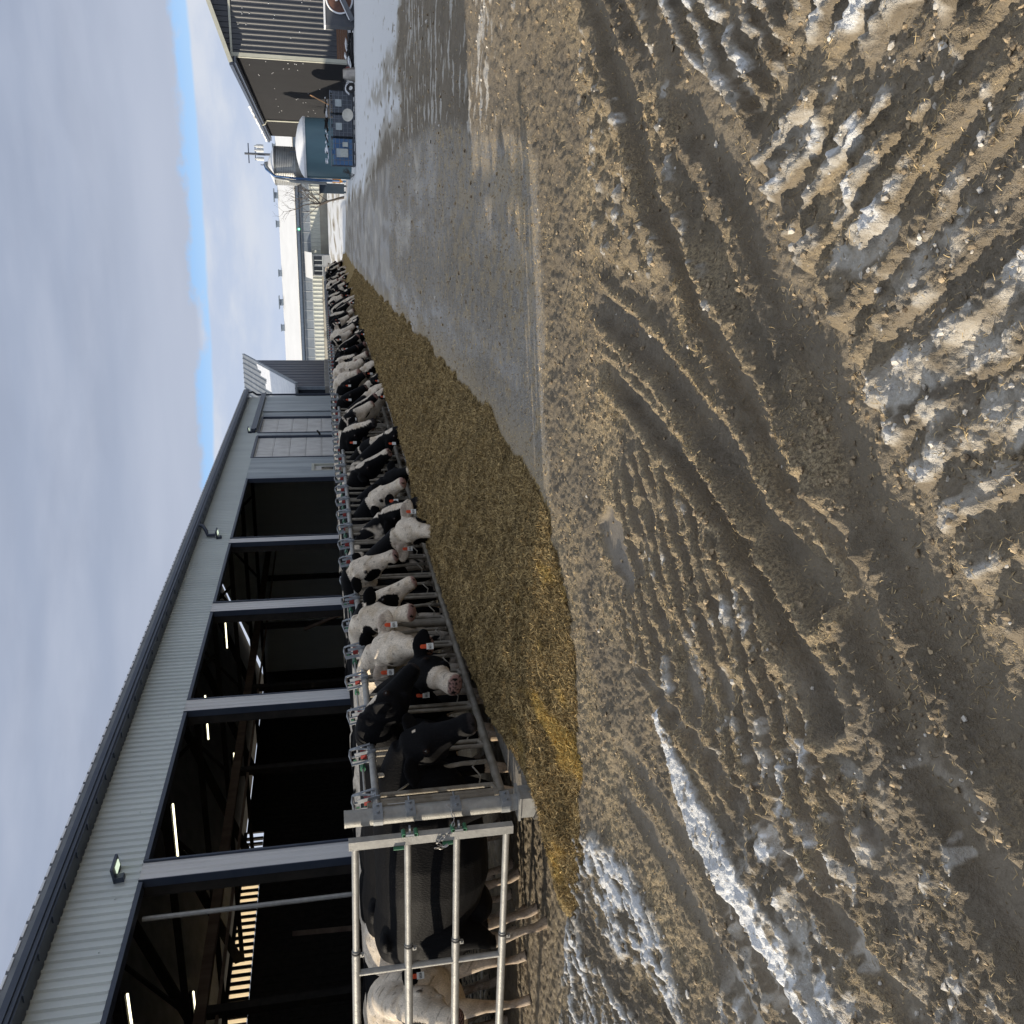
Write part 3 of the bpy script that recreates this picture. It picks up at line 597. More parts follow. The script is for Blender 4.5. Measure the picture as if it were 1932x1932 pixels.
def barn():
    B = empty('livestock_barn', (-9, 25, 0)); tag(B, 'long grey ribbed steel barn with open bays behind the cows', 'barn')
    inv = Vector((9, -25, 0))
    def part(mb, name, m, smooth=False, parent=B):
        o = mb.build(name, m, None, smooth); o.parent = parent; o.location = inv if parent is B else (0, 0, 0); return o
    XF = -9.0; Y0, Y1 = 6.2, 43.75
    mb = MB(); mb.corr((XF, Y0, 0), Y1 - Y0, (0, 1, 0), 4.38, 5.24, (1, 0, 0), pitch=.145, depth=.034, crown=.048, thick=.10)
    for y in np.arange(Y0 + .5, Y1, .92):
        mb.box(XF + .004, y, 4.62, XF + .021, y + .018, 4.638)
    part(mb, 'upper_wall', M_wall)
    for a, b in ((Y0, 6.6), (10.69, 11.06), (15.09, 15.49), (19.39, 19.90), (23.83, 24.22)):
        mb = MB(); mb.corr((XF - .002, a, 0), b - a, (0, 1, 0), 0.0, 4.38, (1, 0, 0), pitch=.125, depth=.02, crown=.07, thick=.03)
        p = part(mb, 'pillar', mat('pillar_sheet', (.66, .65, .64), (.56, .55, .54), rough=.5, metal=.1, scale=2, stretch=(1, 1, .2)))
        mw = MB(); mw.box(XF - .30, b + .031, 0, XF - .06, b + .12, 4.25); o = mw.build('timber_jamb', M_wood, p); mw = MB(); mw.box(XF - .28, a + .003, 0, XF - .035, b - .003, 4.37); mw.build('dark_post', M_dark, p)
        mw = MB(); mw.box(XF - .10, a - .014, 0, XF + .03, a - .003, 4.38); mw.box(XF - .05, b + .003, 0, XF + .03, b + .03, 4.38); mw.build('corner_trim', M_navy, p)
    for a, b in ((6.645, 10.645), (11.105, 15.045), (15.535, 19.345), (19.945, 23.785), (24.265, 29.99)):
        mb = MB(); mb.box(XF - .16, a, 4.315, XF + .026, b, 4.376); part(mb, 'header_trim', M_navy)
    for a, w, z0 in ((30.0, .78, 0), (31.68, .92, 0), (30.78, .9, 2.16), (35.9, .5, 0), (39.5, 4.25, 0)):
        mb = MB(); mb.corr((XF - .002, a, 0), w, (0, 1, 0), z0, 4.38, (1, 0, 0), pitch=.145, depth=.03, crown=.07); part(mb, 'streaked_wall', M_wallw)
    mb = MB(); mb.box(XF - .12, 30.0, 0, XF + .03, 29.94, 4.38); part(mb, 'corner_trim', M_navy)
    d = MB(); d.box(XF - .10, 30.86, 0, XF - .04, 31.60, 2.10); dd = part(d, 'entry_door', M_door)
    q = MB(); q.box(XF - .12, 30.78, 0, XF + .035, 30.86, 2.20); q.box(XF - .12, 31.60, 0, XF + .035, 31.68, 2.20); q.box(XF - .12, 30.86, 2.10, XF + .035, 31.60, 2.20); q.build('door_frame', M_trim, dd)
    q = MB(); q.box(XF - .045, 31.0, 1.1, XF - .034, 31.46, 1.85); q.build('window', mat('dark_glass', (.03, .035, .045), rough=.1, spec=.6), dd)
    for a, b in ((32.68, 35.86), (36.5, 39.3)):
        d = MB(); z = 0
        while z < 4.3:
            d.box(XF - .11, a, z, XF - .05, b, min(z + .60, 4.33)); d.box(XF - .052, a + .02, z + .05, XF - .044, b - .02, min(z + .55, 4.3)); z += .612
        dd = part(d, 'overhead_door', M_door)
        q = MB(); q.box(XF - .14, a - .08, 0, XF + .05, a, 4.40); q.box(XF - .14, b, 0, XF + .05, b + .10, 4.40); q.box(XF - .14, a, 4.33, XF + .05, b, 4.42); q.build('door_frame', M_navy, dd)
    q = MB(); q.obox((XF + .06, 35.95, 1.9), (XF + .30, 35.6, 2.0), .05, .06); part(q, 'door_stop', M_dark)
    d = MB(); d.corr((XF + .09, 40.3, 0), 3.3, (0, 1, 0), .15, 4.42, (1, 0, 0), pitch=.2, depth=.012, crown=.08, thick=.04); part(d, 'sliding_door', M_wallw)
    d = MB(); d.box(XF + .03, 36.5, 4.50, XF + .20, 43.9, 4.66); d.box(XF + .14, 36.5, 4.44, XF + .23, 43.9, 4.50); part(d, 'door_track', M_navy)
    # roof
    ex, ez, rx, rz = -8.62, 5.46, -16.5, 8.02
    mb = MB(); t = .07
    prof = [(ex, ez), (rx, rz), (-24.4, ez), (-24.4, ez - t), (rx, rz - t), (ex, ez - t)]
    for k, y in enumerate((Y0 - .25, Y1 + .12)): mb.v += [(x, y, z) for x, z in prof]
    mb.f += [tuple(range(6)), tuple(range(6, 12))[::-1]] + [(i, (i + 1) % 6, 6 + (i + 1) % 6, 6 + i) for i in range(6)]; mb.mi += [0] * 8
    for y in np.arange(Y0 - .1, Y1, .26):
        mb.obox((ex + .005, y, ez + .012), (rx, y, rz + .012), .035, .03); mb.obox((-24.4, y, ez + .012), (rx, y, rz + .012), .035, .03)
    part(mb, 'roof', M_roof)
    mb = MB()
    for y in np.arange(Y0, Y1, .26): mb.box(ex - .06, y - .10, ez - .004, ex + .012, y + .10, ez + .022)
    part(mb, 'roof_snow', M_snow)
    mb = MB(); mb.box(-8.99, Y0 - .2, 5.24, ex - .14, Y1 + .1, 5.385); mb.box(ex - .138, Y0 - .2, 5.22, ex - .02, Y1 + .1, 5.36); mb.box(ex - .02, Y0 - .2, 5.30, ex + .035, Y1 + .1, 5.375); mb.box(ex - .02, Y0 - .2, 5.245, ex + .012, Y1 + .1, 5.297)
    for y in np.arange(Y0, Y1, .6): mb.box(ex - .13, y, 5.205, ex - .03, y + .03, 5.22)
    part(mb, 'gutter', M_navy)
    mb = MB(); mb.tube([(-8.68, 24.55, 5.26), (-8.68, 24.5, 5.12), (-8.80, 24.38, 5.02), (-8.90, 24.3, 4.98), (-8.90, 24.3, 4.78)], .05, 10); part(mb, 'downpipe', M_navy, True)
    mb = MB(); mb.tube([(-8.68, 43.3, 5.26), (-8.68, 43.5, 5.05), (-8.85, 43.7, 4.9), (-8.88, 43.8, 4.7), (-8.88, 43.82, .2)], .05, 10); part(mb, 'downpipe', M_navy, True)
    # shell and inside
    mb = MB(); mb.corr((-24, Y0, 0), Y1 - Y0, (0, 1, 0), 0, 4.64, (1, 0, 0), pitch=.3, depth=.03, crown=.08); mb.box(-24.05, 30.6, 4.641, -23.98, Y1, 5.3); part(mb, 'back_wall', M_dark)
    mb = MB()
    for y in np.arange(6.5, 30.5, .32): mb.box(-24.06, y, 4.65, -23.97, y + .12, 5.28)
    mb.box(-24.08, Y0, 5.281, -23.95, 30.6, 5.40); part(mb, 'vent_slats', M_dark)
    for y in (8, 15.5, 23):
        mb = MB(); mb.box(-24.035, y - 1.5 if y > 8 else 6.5, 4.66, -24.015, y + 6, 5.27); part(mb, 'light_panel', bpy.data.materials.get('translucent_panel') or panel_mat())
    for y, s in ((Y0, 1), (Y1 - .06, -1)):
        mb = MB(); mb.poly([(-9.1, y, 0), (-23.97, y, 0), (-23.97, y, 5.3), (-16.5, y, 7.9), (-9.1, y, 5.35)], (0, .06, 0)); part(mb, 'gable_wall', M_wall)
    mb = MB(); mb.box(-16.62, Y0 + .1, 4.56, -16.42, Y1 - .1, 4.80); mb.box(-16.6, Y0 + .1, 4.30, -16.5, Y1 - .1, 4.36)
    part(mb, 'main_beam', M_wood)
    for y in (10.9, 15.3, 19.7, 24.0, 29.0, 34, 39):
        mb = MB(); mb.obox((-9.2, y, 5.05), (-16.5, y, 7.45), .08, .28); mb.obox((-23.9, y, 5.05), (-16.5, y, 7.45), .08, .28); mb.obox((-9.2, y, 4.95), (-23.9, y, 4.95), .06, .14)
        mb.obox((-12.5, y, 5.0), (-14.2, y, 6.6), .05, .09); mb.obox((-14.2, y, 6.6), (-16.4, y, 5.0), .05, .09); part(mb, 'roof_truss', M_dark)
        mb = MB(); mb.box(-16.62, y - .1, -.15, -16.42, y + .1, 4.55); part(mb, 'inner_post', M_dark)
    for y in (12.4, 26.2): mb = MB(); mb.obox((-12, y, .1), (-14, y + 2.2, 2.6), .09, .09); part(mb, 'brace', M_wood)
    M_tube = mat('tube_light', (.9, .9, .8), rough=.5, emit=((1.0, .93, .62), 2.6))
    for a, b in (((-11.55, 15.87), (-12.79, 15.81)), ((-16.9, 20.45), (-18.12, 20.36)), ((-16.85, 25.52), (-18.13, 25.49)), ((-12.0, 25.97), (-13.27, 25.90)), ((-12.05, 20.95), (-13.30, 20.86)), ((-16.5, 15.9), (-17.7, 15.9)), ((-11.6, 11.3), (-12.8, 11.3))):
        mb = MB(); mb.box(b[0], min(a[1], b[1]) - .05, 4.93, a[0], max(a[1], b[1]) + .05, 4.99); p = part(mb, 'light_fitting', M_dark)
        mb = MB(); mb.tube([(a[0], a[1], 4.90), (b[0], b[1], 4.90)], .019, 8); mb.build('tube', M_tube, p)
    mb = MB(); mb.tube([(-9.35, 10.35, .2), (-9.35, 10.35, 4.3)], .035, 8); part(mb, 'steel_pipe', M_galv, True)
    M_lens = mat('lamp_lens', (.7, .8, .7), rough=.2, emit=((.85, 1.0, .75), .7))
    for y, z in ((10.85, 4.66), (24.35, 4.70), (36.6, 4.73)):
        mb = MB(); mb.obox((-8.98, y, z + .02), (-8.76, y, z + .05), .34, .035); mb.obox((-8.98, y - .12, z - .03), (-8.90, y - .12, z - .02), .10, .14); p = part(mb, 'wall_lamp', M_navy)
        mb = MB(); mb.obox((-8.90, y + .02, z + .006), (-8.80, y + .02, z + .018), .18, .012); mb.build('lens', M_lens, p)
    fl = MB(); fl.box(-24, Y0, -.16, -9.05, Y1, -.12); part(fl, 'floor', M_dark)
barn()

def hood_shed():
    B = empty('lean_to_shed', (-9, 47, 0)); tag(B, 'dark steel shed with steep snow patched roof at the barn\'s far end', 'shed'); inv = Vector((9, -47, 0))
    def part(mb, name, m, parent=B): o = mb.build(name, m, None); o.parent = parent; o.location = inv if parent is B else (0, 0, 0); return o
    x = -8.6; ys, ye = 44.2, 52.3
    zt = lambda y: 3.02 + (y - 44.0) * (6.05 - 3.02) / 8.5
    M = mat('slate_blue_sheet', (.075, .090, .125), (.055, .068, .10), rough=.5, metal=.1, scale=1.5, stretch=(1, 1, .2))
    mb = MB(); mb.poly([(x, ys, 1.64), (x, ye, 1.64), (x, ye, zt(ye)), (x, ys, zt(ys))], (-.12, 0, 0))
    for y in np.arange(ys + .3, ye, .8): mb.box(x, y, 1.66, x + .018, y + .035, zt(y) - .05)
    part(mb, 'side_wall', M)
    mb = MB(); mb.box(x - .16, ys - .1, -.1, x + .06, ye, 1.635); mb.box(-14, ys - .1, -.1, x - .16, ys + .08, 1.635); part(mb, 'concrete_base', M_conc)
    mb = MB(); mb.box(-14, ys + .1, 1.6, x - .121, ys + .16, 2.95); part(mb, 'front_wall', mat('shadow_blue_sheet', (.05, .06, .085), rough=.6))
    mb = MB(); mb.box(x - .12, ys - .04, 1.64, x + .03, ys + .09, 3.05); mb.box(x - 5, ys - .05, 2.93, x - .12, ys + .09, 3.02); part(mb, 'trim', mat('blue_grey_trim', (.25, .29, .34), rough=.5))
    rf = MB(); y0, y1 = 43.85, 52.8
    rf.poly([(x + .25, y0, zt(y0)), (x + .25, y1, zt(y1)), (-14, y1, zt(y1)), (-14, y0, zt(y0))], (0, 0, .07))
    for xx in np.arange(-13.9, x + .2, .28): rf.obox((xx, y0, zt(y0) + .085), (xx, y1, zt(y1) + .085), .04, .04)
    r = part(rf, 'roof', mat('pale_roof_sheet', (.34, .36, .38), (.24, .26, .28), rough=.45, metal=.3, scale=5, stretch=(1, .3, 1)))
    sn = MB(); rn = random.Random(4); k = 0; xs = np.arange(-14, x + .20, .14)
    for xx in xs:
        ytop = 48.6 + 1.1 * math.sin(xx * 2.1) + rn.uniform(-.5, .7) + .35 * (x - xx); ytop = min(ytop, 51)
        sn.obox((xx + .07, y0 + .03, zt(y0) + .10), (xx + .07, ytop, zt(ytop) + .10), .138, .035)
    sn.build('roof_snow', M_snow, r)
    rk = MB(); rk.obox((x + .27, y0, zt(y0) + .03), (x + .27, y1, zt(y1) + .03), .05, .14); part(rk, 'rake_trim', mat('blue_grey_trim', (.25, .29, .34)))
hood_shed()

def right_shed():
    B = empty('machine_shed', (6.6, 49, 0), rad(2.6)); tag(B, 'dark ribbed metal shed with cream corner trims at the yard edge', 'shed')
    def part(mb, name, m, parent=B): return mb.build(name, m, parent)
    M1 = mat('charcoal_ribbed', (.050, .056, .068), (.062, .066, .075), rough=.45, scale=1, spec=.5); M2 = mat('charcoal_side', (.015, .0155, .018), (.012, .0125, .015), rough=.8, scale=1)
    W, Ls, ze = 14.0, 32.0, 5.55
    zr = lambda x: 5.55 + .34 * min(x + .0, W - x)
    mb = MB(); t = 0
    prof = []
    while t < W:
        for q, dd in ((0, 0), (.04, .035), (.09, .035), (.13, 0)): prof.append((t + q, dd))
        t += .235
    prof = [p for p in prof if p[0] <= W] + [(W, 0)]
    for x, d in prof: mb.v += [(x, -d, .52), (x, -d, zr(x) + .02)]
    mb.f += [(2 * i, 2 * i + 2, 2 * i + 3, 2 * i + 1) for i in range(len(prof) - 1)]; mb.mi += [0] * (len(prof) - 1)
    part(mb, 'front_wall', M1)
    mb = MB()
    for k in range(5): mb.box(0.02, -.02, .0 + k * .105, W, .04, .1 + k * .105)
    part(mb, 'plank_base', mat('brown_planks', (.20, .11, .07), (.13, .075, .05), rough=.85, scale=3, stretch=(.2, 1, 1), bump=.4))
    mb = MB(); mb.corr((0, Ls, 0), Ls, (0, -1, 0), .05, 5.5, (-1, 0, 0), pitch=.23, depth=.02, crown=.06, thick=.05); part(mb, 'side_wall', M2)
    mb = MB(); mb.box(-.05, -.05, 0, .14, -.037, 5.45); mb.box(-.05, -.05, 0, -.022, .16, 5.45); mb.box(-.06, -.075, 5.45, W, -.038, 5.55); part(mb, 'corner_trim', M_trim)
    mb = MB()
    for sx in (0, 1):
        a = (-.35, 5.50) if sx == 0 else (W + .35, 5.50); c = (W / 2, 5.6 + .34 * W / 2)
        mb.poly([(a[0], -.45, a[1]), (c[0], -.45, c[1]), (c[0], Ls + .3, c[1]), (a[0], Ls + .3, a[1])], (0, 0, .10))
    part(mb, 'roof', M_roof)
    mb = MB(); mb.obox((-.37, -.47, 5.53), (W / 2, -.47, 5.63 + .34 * W / 2), .04, .19, up=(0, 0, 1)); mb.obox((W + .37, -.47, 5.53), (W / 2, -.47, 5.63 + .34 * W / 2), .04, .19); part(mb, 'rake_trim', M_trim)
    mb = MB(); mb.box(-.50, -.45, 5.44, -.352, Ls + .3, 5.60); mb.box(-.38, -.40, 5.30, -.10, Ls + .2, 5.38); mb.box(-.40, -.4, 5.40, -.20, Ls + .2, 5.435); part(mb, 'gutter', M_navy)
    mb = MB(); rn = random.Random(2)
    for k in range(40):
        y = 14 + k * .45; mb.lump((-.36, y, 5.66 + .02 * math.sin(k)), (.20, .35, .07 + .05 * rn.random()), k, 1)
    part(mb, 'roof_snow', M_snow)
    mb = MB(); mb.tube([(-.42, 22, 5.45), (-.35, 22, 5.25), (-.10, 22, 5.1), (-.08, 22, .3)], .055, 8); part(mb, 'downpipe', M_trim)
    mb = MB()
    for k in range(24):
        mb.lump((rn.uniform(.2, 3.5), -.04, rn.uniform(1.5, 5.2)), (.022, .02, .022), k, 1)
    for k in range(30): mb.lump((-.03, rn.uniform(.3, 20), rn.uniform(1.2, 5)), (.02, .03, .022), k, 1)
    part(mb, 'snow_flecks', M_snow)
right_shed()

def far_barn():
    B = empty('freestall_barn', (-6, 85, .8)); tag(B, 'long low barn with white roof and curtain windows in the distance', 'barn'); inv = Vector((6, -85, -.8))
    def part(mb, name, m, parent=B): o = mb.build(name, m, None); o.parent = parent; o.location = inv if parent is B else (0, 0, 0); return o
    x0, x1, Y = -30, 14, 85
    mb = MB(); mb.box(x0, Y, .3, x1, Y + .3, 1.62); part(mb, 'concrete_wall', mat('pale_block', (.42, .40, .34), (.33, .31, .27), rough=.9, scale=1.2))
    mb = MB(); mb.corr((x0, Y - .02, 0), x1 - x0, (1, 0, 0), 1.62, 2.46, (0, -1, 0), pitch=.36, depth=.05, crown=.14); part(mb, 'ribbed_panels', mat('cream_ribbed', (.56, .58, .53), (.48, .50, .47), rough=.6, scale=1))
    xs = np.arange(x0, x1, 1.72)
    for i, x in enumerate(xs):
        if x < -17 or x > 3: continue
        mb = MB(); mb.box(x, Y - .03, 2.50, x + .82, Y, 3.28); mb.box(x + .86, Y - .03, 2.50, x + 1.66, Y, 3.28); w = part(mb, 'curtain_window', mat('curtain_glass', (.26, .30, .35), (.20, .235, .28), rough=.35, scale=1.5))
        mb = MB(); mb.box(x - .05, Y - .06, 2.45, x, Y - .005, 3.34); mb.box(x + .82, Y - .05, 2.5, x + .86, Y - .005, 3.3); mb.box(x, Y - .06, 3.28, x + 1.67, Y - .005, 3.33); mb.box(x, Y - .06, 2.46, x + 1.67, Y - .005, 2.50); mb.build('window_frame', mat('pale_frame', (.55, .58, .6), rough=.5), w)
    mb = MB(); mb.box(x0, Y, 2.46, x1, Y + .3, 3.4); part(mb, 'window_wall', mat('shadow_blue_sheet', (.05, .06, .085)))
    mb = MB(); mb.box(x0, Y - .35, 3.36, x1, Y + .1, 3.44); mb.box(x0, Y - .50, 3.44, x1, Y - .1, 3.66); part(mb, 'eave', mat('eave_blue', (.12, .16, .22), (.09, .12, .17), rough=.5))
    mb = MB(); mb.poly([(x0, Y - .55, 3.66), (x1, Y - .55, 3.74), (x1, Y + 7, 5.45), (x0, Y + 7, 5.35)], (0, 0, .08)); mb.poly([(x0, Y + 14.5, 3.70), (x1, Y + 14.5, 3.70), (x1, Y + 7, 5.45), (x0, Y + 7, 5.35)], (0, 0, .079)); part(mb, 'roof', mat('white_roof', (.88, .88, .87), (.82, .82, .81), rough=.6, scale=.6))
    mb = MB(); mb.box(x0, Y + .3, 0, x0 + .2, Y + 14, 3.7); mb.box(x1 - .2, Y + .3, 0, x1, Y + 14, 3.7); mb.box(x0, Y + 14, 0, x1, Y + 14.2, 3.7); part(mb, 'end_walls', M_wall)
    for x, big in ((.55, 1), (-1.85, 0), (-6.1, 0), (-8.7, 1), (-11.0, 0), (-15.3, 0), (4.5, 0)):
        x *= 1.08; mb = MB(); mb.box(x - .28, Y + 6.7, 5.2, x + .28, Y + 7.3, 5.74 if not big else 5.80)
        if big: mb.box(x - .62, Y + 6.4, 5.80, x + .62, Y + 7.6, 5.87)
        else: mb.box(x - .34, Y + 6.6, 5.74, x + .34, Y + 7.4, 5.79)
        part(mb, 'roof_vent', mat('vent_grey', (.20, .25, .32), rough=.5))
    mb = MB(); mb.box(-2.30, Y - .56, 3.40, -2.14, Y - .505, 3.56); part(mb, 'green_light', mat('green_lamp', (.2, .9, .4), rough=.4, emit=((.2, 1.0, .45), 2.2)))
    # entry porch
    Hh = empty('entry_porch', (-5.2, 83.4, .8)); tag(Hh, 'small white roofed entry porch in front of the distant barn', 'porch')
    def p2(mb, name, m, parent=None): o = mb.build(name, m, None); o.parent = parent or Hh; o.location = Vector((5.2, -83.4, -.8)) if not parent else (0, 0, 0); return o
    mb = MB(); mb.box(-6.1, 82.6, .8, -4.3, 84.5, 2.4); p2(mb, 'walls', mat('porch_grey', (.36, .38, .40), (.3, .31, .33), rough=.7))
    mb = MB(); mb.poly([(-6.35, 82.3, 2.38), (-4.1, 82.3, 2.42), (-4.1, 84.6, 3.02), (-6.35, 84.6, 2.98)], (0, 0, .07)); p2(mb, 'roof', mat('white_roof', (.88, .88, .87)))
    for a, b in ((-6.0, -5.3), (-5.1, -4.4)):
        mb = MB(); mb.box(a, 82.57, 1.55, b, 82.60, 2.28); w = p2(mb, 'window', mat('dark_glass', (.03, .035, .045), rough=.1, spec=.6)); mb = MB(); mb.box(a - .05, 82.55, 1.50, b + .05, 82.568, 1.55); mb.box((a + b) / 2 - .03, 82.55, 1.55, (a + b) / 2 + .03, 82.568, 2.28); mb.box(a - .05, 82.55, 2.28, b + .05, 82.568, 2.33); mb.build('window_frame', mat('pale_frame', (.55, .58, .6)), w)
far_barn()

def bits():
    # fibreglass tank
    T = empty('storage_tank', (2.76, 51, -.1)); tag(T, 'round turquoise tank capped with snow behind the wire caged totes', 'tank')
    mb = MB(); mb.lathe((0, 0, 0), [(1.42, 0), (1.45, .8), (1.45, 2.36)], 48); mb.build('tank_wall', mat('turquoise_tank', (.13, .225, .265), (.11, .19, .23), rough=.45, scale=1.5, stretch=(1, 1, .3)), T, True)
    mb = MB(); mb.lathe((0, 0, 0), [(1.5, 2.30), (1.5, 2.42), (1.32, 2.56), (1.0, 2.69), (.5, 2.80), (.08, 2.84)], 48); mb.build('snow_cap', M_snow, T, True)
    mb = MB(); mb.obox((-1.46, -.2, 0), (-1.46, -.2, 2.3), .08, .05); mb.build('seam_rib', mat('turquoise_tank', (.13, .27, .30)), T)
    # feed bin
    F = empty('feed_bin', (2.05, 58, 0)); tag(F, 'galvanised feed bin with cone roof standing behind the turquoise tank', 'feed bin')
    Mg = mat('bin_steel', (.42, .43, .42), (.26, .27, .28), rough=.4, metal=.5, scale=2.5, stretch=(1, 1, .3)); prof = []
    for k in range(13): z = 2.9 + k * .1; prof += [(1.08, z), (1.10, z + .03)]
    mb = MB(); mb.lathe((0, 0, 0), prof + [(1.08, 4.12)], 40); mb.build('bin_body', Mg, F, True)
    mb = MB(); mb.lathe((0, 0, 0), [(1.16, 4.10), (.55, 4.36), (.22, 4.52), (.20, 4.62)], 40); r = mb.build('bin_roof', Mg, F, True)
    mb = MB(); mb.lathe((0, 0, 0), [(1.10, 4.16), (.56, 4.395), (.3, 4.51)], 40); mb.build('roof_snow', M_snow, r, True); mb = MB(); mb.tube([(0, 0, 4.6), (0, 0, 4.95)], .03, 6); mb.build('vent_pipe', M_navy, r)
    mb = MB(); mb.lathe((0, 0, 0), [(.2, 1.3), (1.08, 2.9)], 40); mb.build('hopper', Mg, F, True)
    for a in (45, 135, 225, 315):
        x, y = 1.04 * math.cos(rad(a)), 1.04 * math.sin(rad(a)); mb = MB(); mb.obox((x, y, 0), (x, y, 3.2), .09, .09); mb.build('leg', mat('blue_steel', (.08, .17, .36), rough=.5), F)
    mb = MB(); mb.tube([(.1, -.3, 4.66), (-.15, -.9, 4.55), (-.75, -1.2, 4.05), (-.88, -1.3, 2.9), (-.92, -1.4, 1.15)], .085, 12); mb.build('fill_pipe', mat('pipe_cream', (.42, .42, .38), (.3, .32, .34), rough=.4, metal=.4), F, True)
    mb = MB(); mb.tube([(.02, -.35, 4.72), (-.25, -.95, 4.6), (-.62, -1.2, 4.15), (-.70, -1.3, 2.9), (-.74, -1.4, .4)], .06, 10); mb.build('blue_pipe', mat('blue_steel', (.08, .17, .36)), F, True)
    # totes
    Mw = mat('cage_wire', (.22, .25, .30), (.15, .17, .2), rough=.5, metal=.4)
    def tote(x0, x1, col, lab, gr):
        w = x1 - x0; E = empty('caged_tote', (x0, 44, -.13)); tag(E, lab, 'tote', gr)
        mb = MB(); mb.box(.03, .04, .16, w - .03, .96, 1.02); mb.tube([(w / 2, .5, 1.0), (w / 2, .5, 1.08)], .09, 12); mb.build('bottle', col, E)
        mb = MB()
        for z in np.linspace(.18, 1.12, 6):
            for a, b in (((0, 0), (w, 0)), ((w, 0), (w, 1)), ((w, 1), (0, 1)), ((0, 1), (0, 0))): mb.tube([(a[0], a[1], z), (b[0], b[1], z)], .013, 5)
        for k in range(6):
            t = k / 5
            for p in ((t * w, 0), (t * w, 1), (0, t), (w, t)): mb.tube([(p[0], p[1], .12), (p[0], p[1], 1.13)], .013, 5)
        mb.build('cage', Mw, E)
        mb = MB(); mb.box(-.02, -.02, .09, w + .02, 1.02, .13)
        for px in (0, w / 2 - .06, w - .12): mb.box(px, -.01, 0, px + .12, 1, .088)
        mb.build('pallet', mat('steel_pallet', (.12, .13, .15), rough=.6), E)
        mb = MB(); mb.box(w * .30, -.03, .62, w * .62, -.016, .90); mb.build('label_plate', mat('plate', (.45, .5, .52), rough=.5), E)
        return E
    tote(3.87, 4.80, mat('tote_grey', (.10, .11, .13), (.07, .08, .10), rough=.5, scale=2), 'wire caged tote with dark bottle, nearest the galvanised bucket', 'caged totes')
    tote(2.90, 3.83, mat('tote_slate', (.11, .125, .155), (.08, .09, .12), rough=.5, scale=2), 'wire caged tote with slate bottle between the dark and the blue ones', 'caged totes')
    e = tote(1.68, 2.85, mat('tote_blue', (.06, .15, .33), (.09, .20, .38), rough=.4, scale=2), 'wire caged tote with blue bottle, beside the bare shrub', 'caged totes')
    mb = MB(); mb.box(.36, -.05, .38, .72, -.035, .72); mb.box(.80, -.05, .38, 1.0, -.035, .62); mb.build('paper_sheet', mat('paper', (.55, .58, .55), rough=.7), e)
    rn = random.Random(9)
    J = empty('scrap_heap', (3.2, 44.5, 1.07)); tag(J, 'tangle of snow dusted hoses and boards lying on top of the totes', 'scrap')
    mb = MB()
    for k in range(16):
        x = rn.uniform(-1.3, 1.4); mb.obox((x, rn.uniform(-.4, .4), .02 + rn.uniform(0, .12)), (x + rn.uniform(-.6, .6), rn.uniform(-.4, .4), .06 + rn.uniform(0, .14)), .06, .05)
    mb.build('boards', M_dark, J)
    mb = MB()
    for k in range(22): mb.lump((rn.uniform(-1.4, 1.5), rn.uniform(-.45, .3), rn.uniform(.04, .18)), (rn.uniform(.06, .2), .1, rn.uniform(.02, .05)), k, 1)
    mb.build('snow', M_snow, J)['kind'] = 'stuff'
    o = MB().tube([(4.2, 44.1, 1.05), (4.58, 44.3, 1.85)], .025, 8).build('wooden_handle', mat('orange_wood', (.55, .30, .14), rough=.6)); tag(o, 'orange brown wooden handle leaning up from the totes', 'handle')
    # bucket, basin, tyre, debris
    Bk = empty('metal_bucket', (5.40, 43.3, -.13)); tag(Bk, 'upturned galvanised bucket standing in the snow beside the debris', 'bucket')
    MB().lathe((0, 0, 0), [(.30, 0), (.30, .03), (.20, .52), (.19, .54)], 28).build('bucket_shell', mat('bucket_steel', (.50, .46, .40), (.36, .33, .30), rough=.3, metal=.7), Bk, True)
    MB().lathe((0, 0, 0), [(.315, .0), (.315, .035)], 28).build('rim', M_galv, Bk)
    Bs = empty('feed_basin', (3.72, 42.8, -.10)); tag(Bs, 'pale plastic basin tipped against the wire totes', 'basin'); Bs.rotation_euler = (rad(65), 0, 0)
    MB().lathe((0, .35, 0), [(.08, .0), (.20, .04), (.26, .11), (.25, .11), (.19, .06), (.05, .04)], 28).build('basin_shell', mat('pale_plastic', (.62, .60, .54), rough=.4), Bs, True)
    def tyre(c, R, r, ang, lab):
        T = empty('old_tyre', c); tag(T, lab, 'tyre'); mb = MB(); n, m = 28, 10
        for i in range(n):
            t = 2 * math.pi * i / n
            for j in range(m):
                p = 2 * math.pi * j / m; q = R + r * math.cos(p); mb.v.append((q * math.cos(t), r * .9 * math.sin(p), q * math.sin(t) + R + r))
        mb.f = [(i * m + j, ((i + 1) % n) * m + j, ((i + 1) % n) * m + (j + 1) % m, i * m + (j + 1) % m) for i in range(n) for j in range(m)]; mb.mi = [0] * len(mb.f)
        mb.build('rubber', mat('tyre_rubber', (.03, .03, .033), rough=.8), T, True); T.rotation_euler = ang
        s = MB()
        for k in range(9):
            t = rad(20 + k * 17); s.lump(((R + r * .7) * math.cos(t), 0, (R + r * .9) * math.sin(t) + R + r), (.10, .07, .04), k, 1)
        q_ = s.build('snow', M_snow, T); q_['kind'] = 'stuff'; return T
    tyre((4.92, 43.6, -.13), .16, .07, (rad(-25), 0, rad(12)), 'snow dusted tyre lying between the bucket and the totes')
    D = empty('debris_pile', (6.2, 44.2, -.12)); tag(D, 'low pile of snow covered pipes and posts by the shed corner', 'debris pile')
    mb = MB()
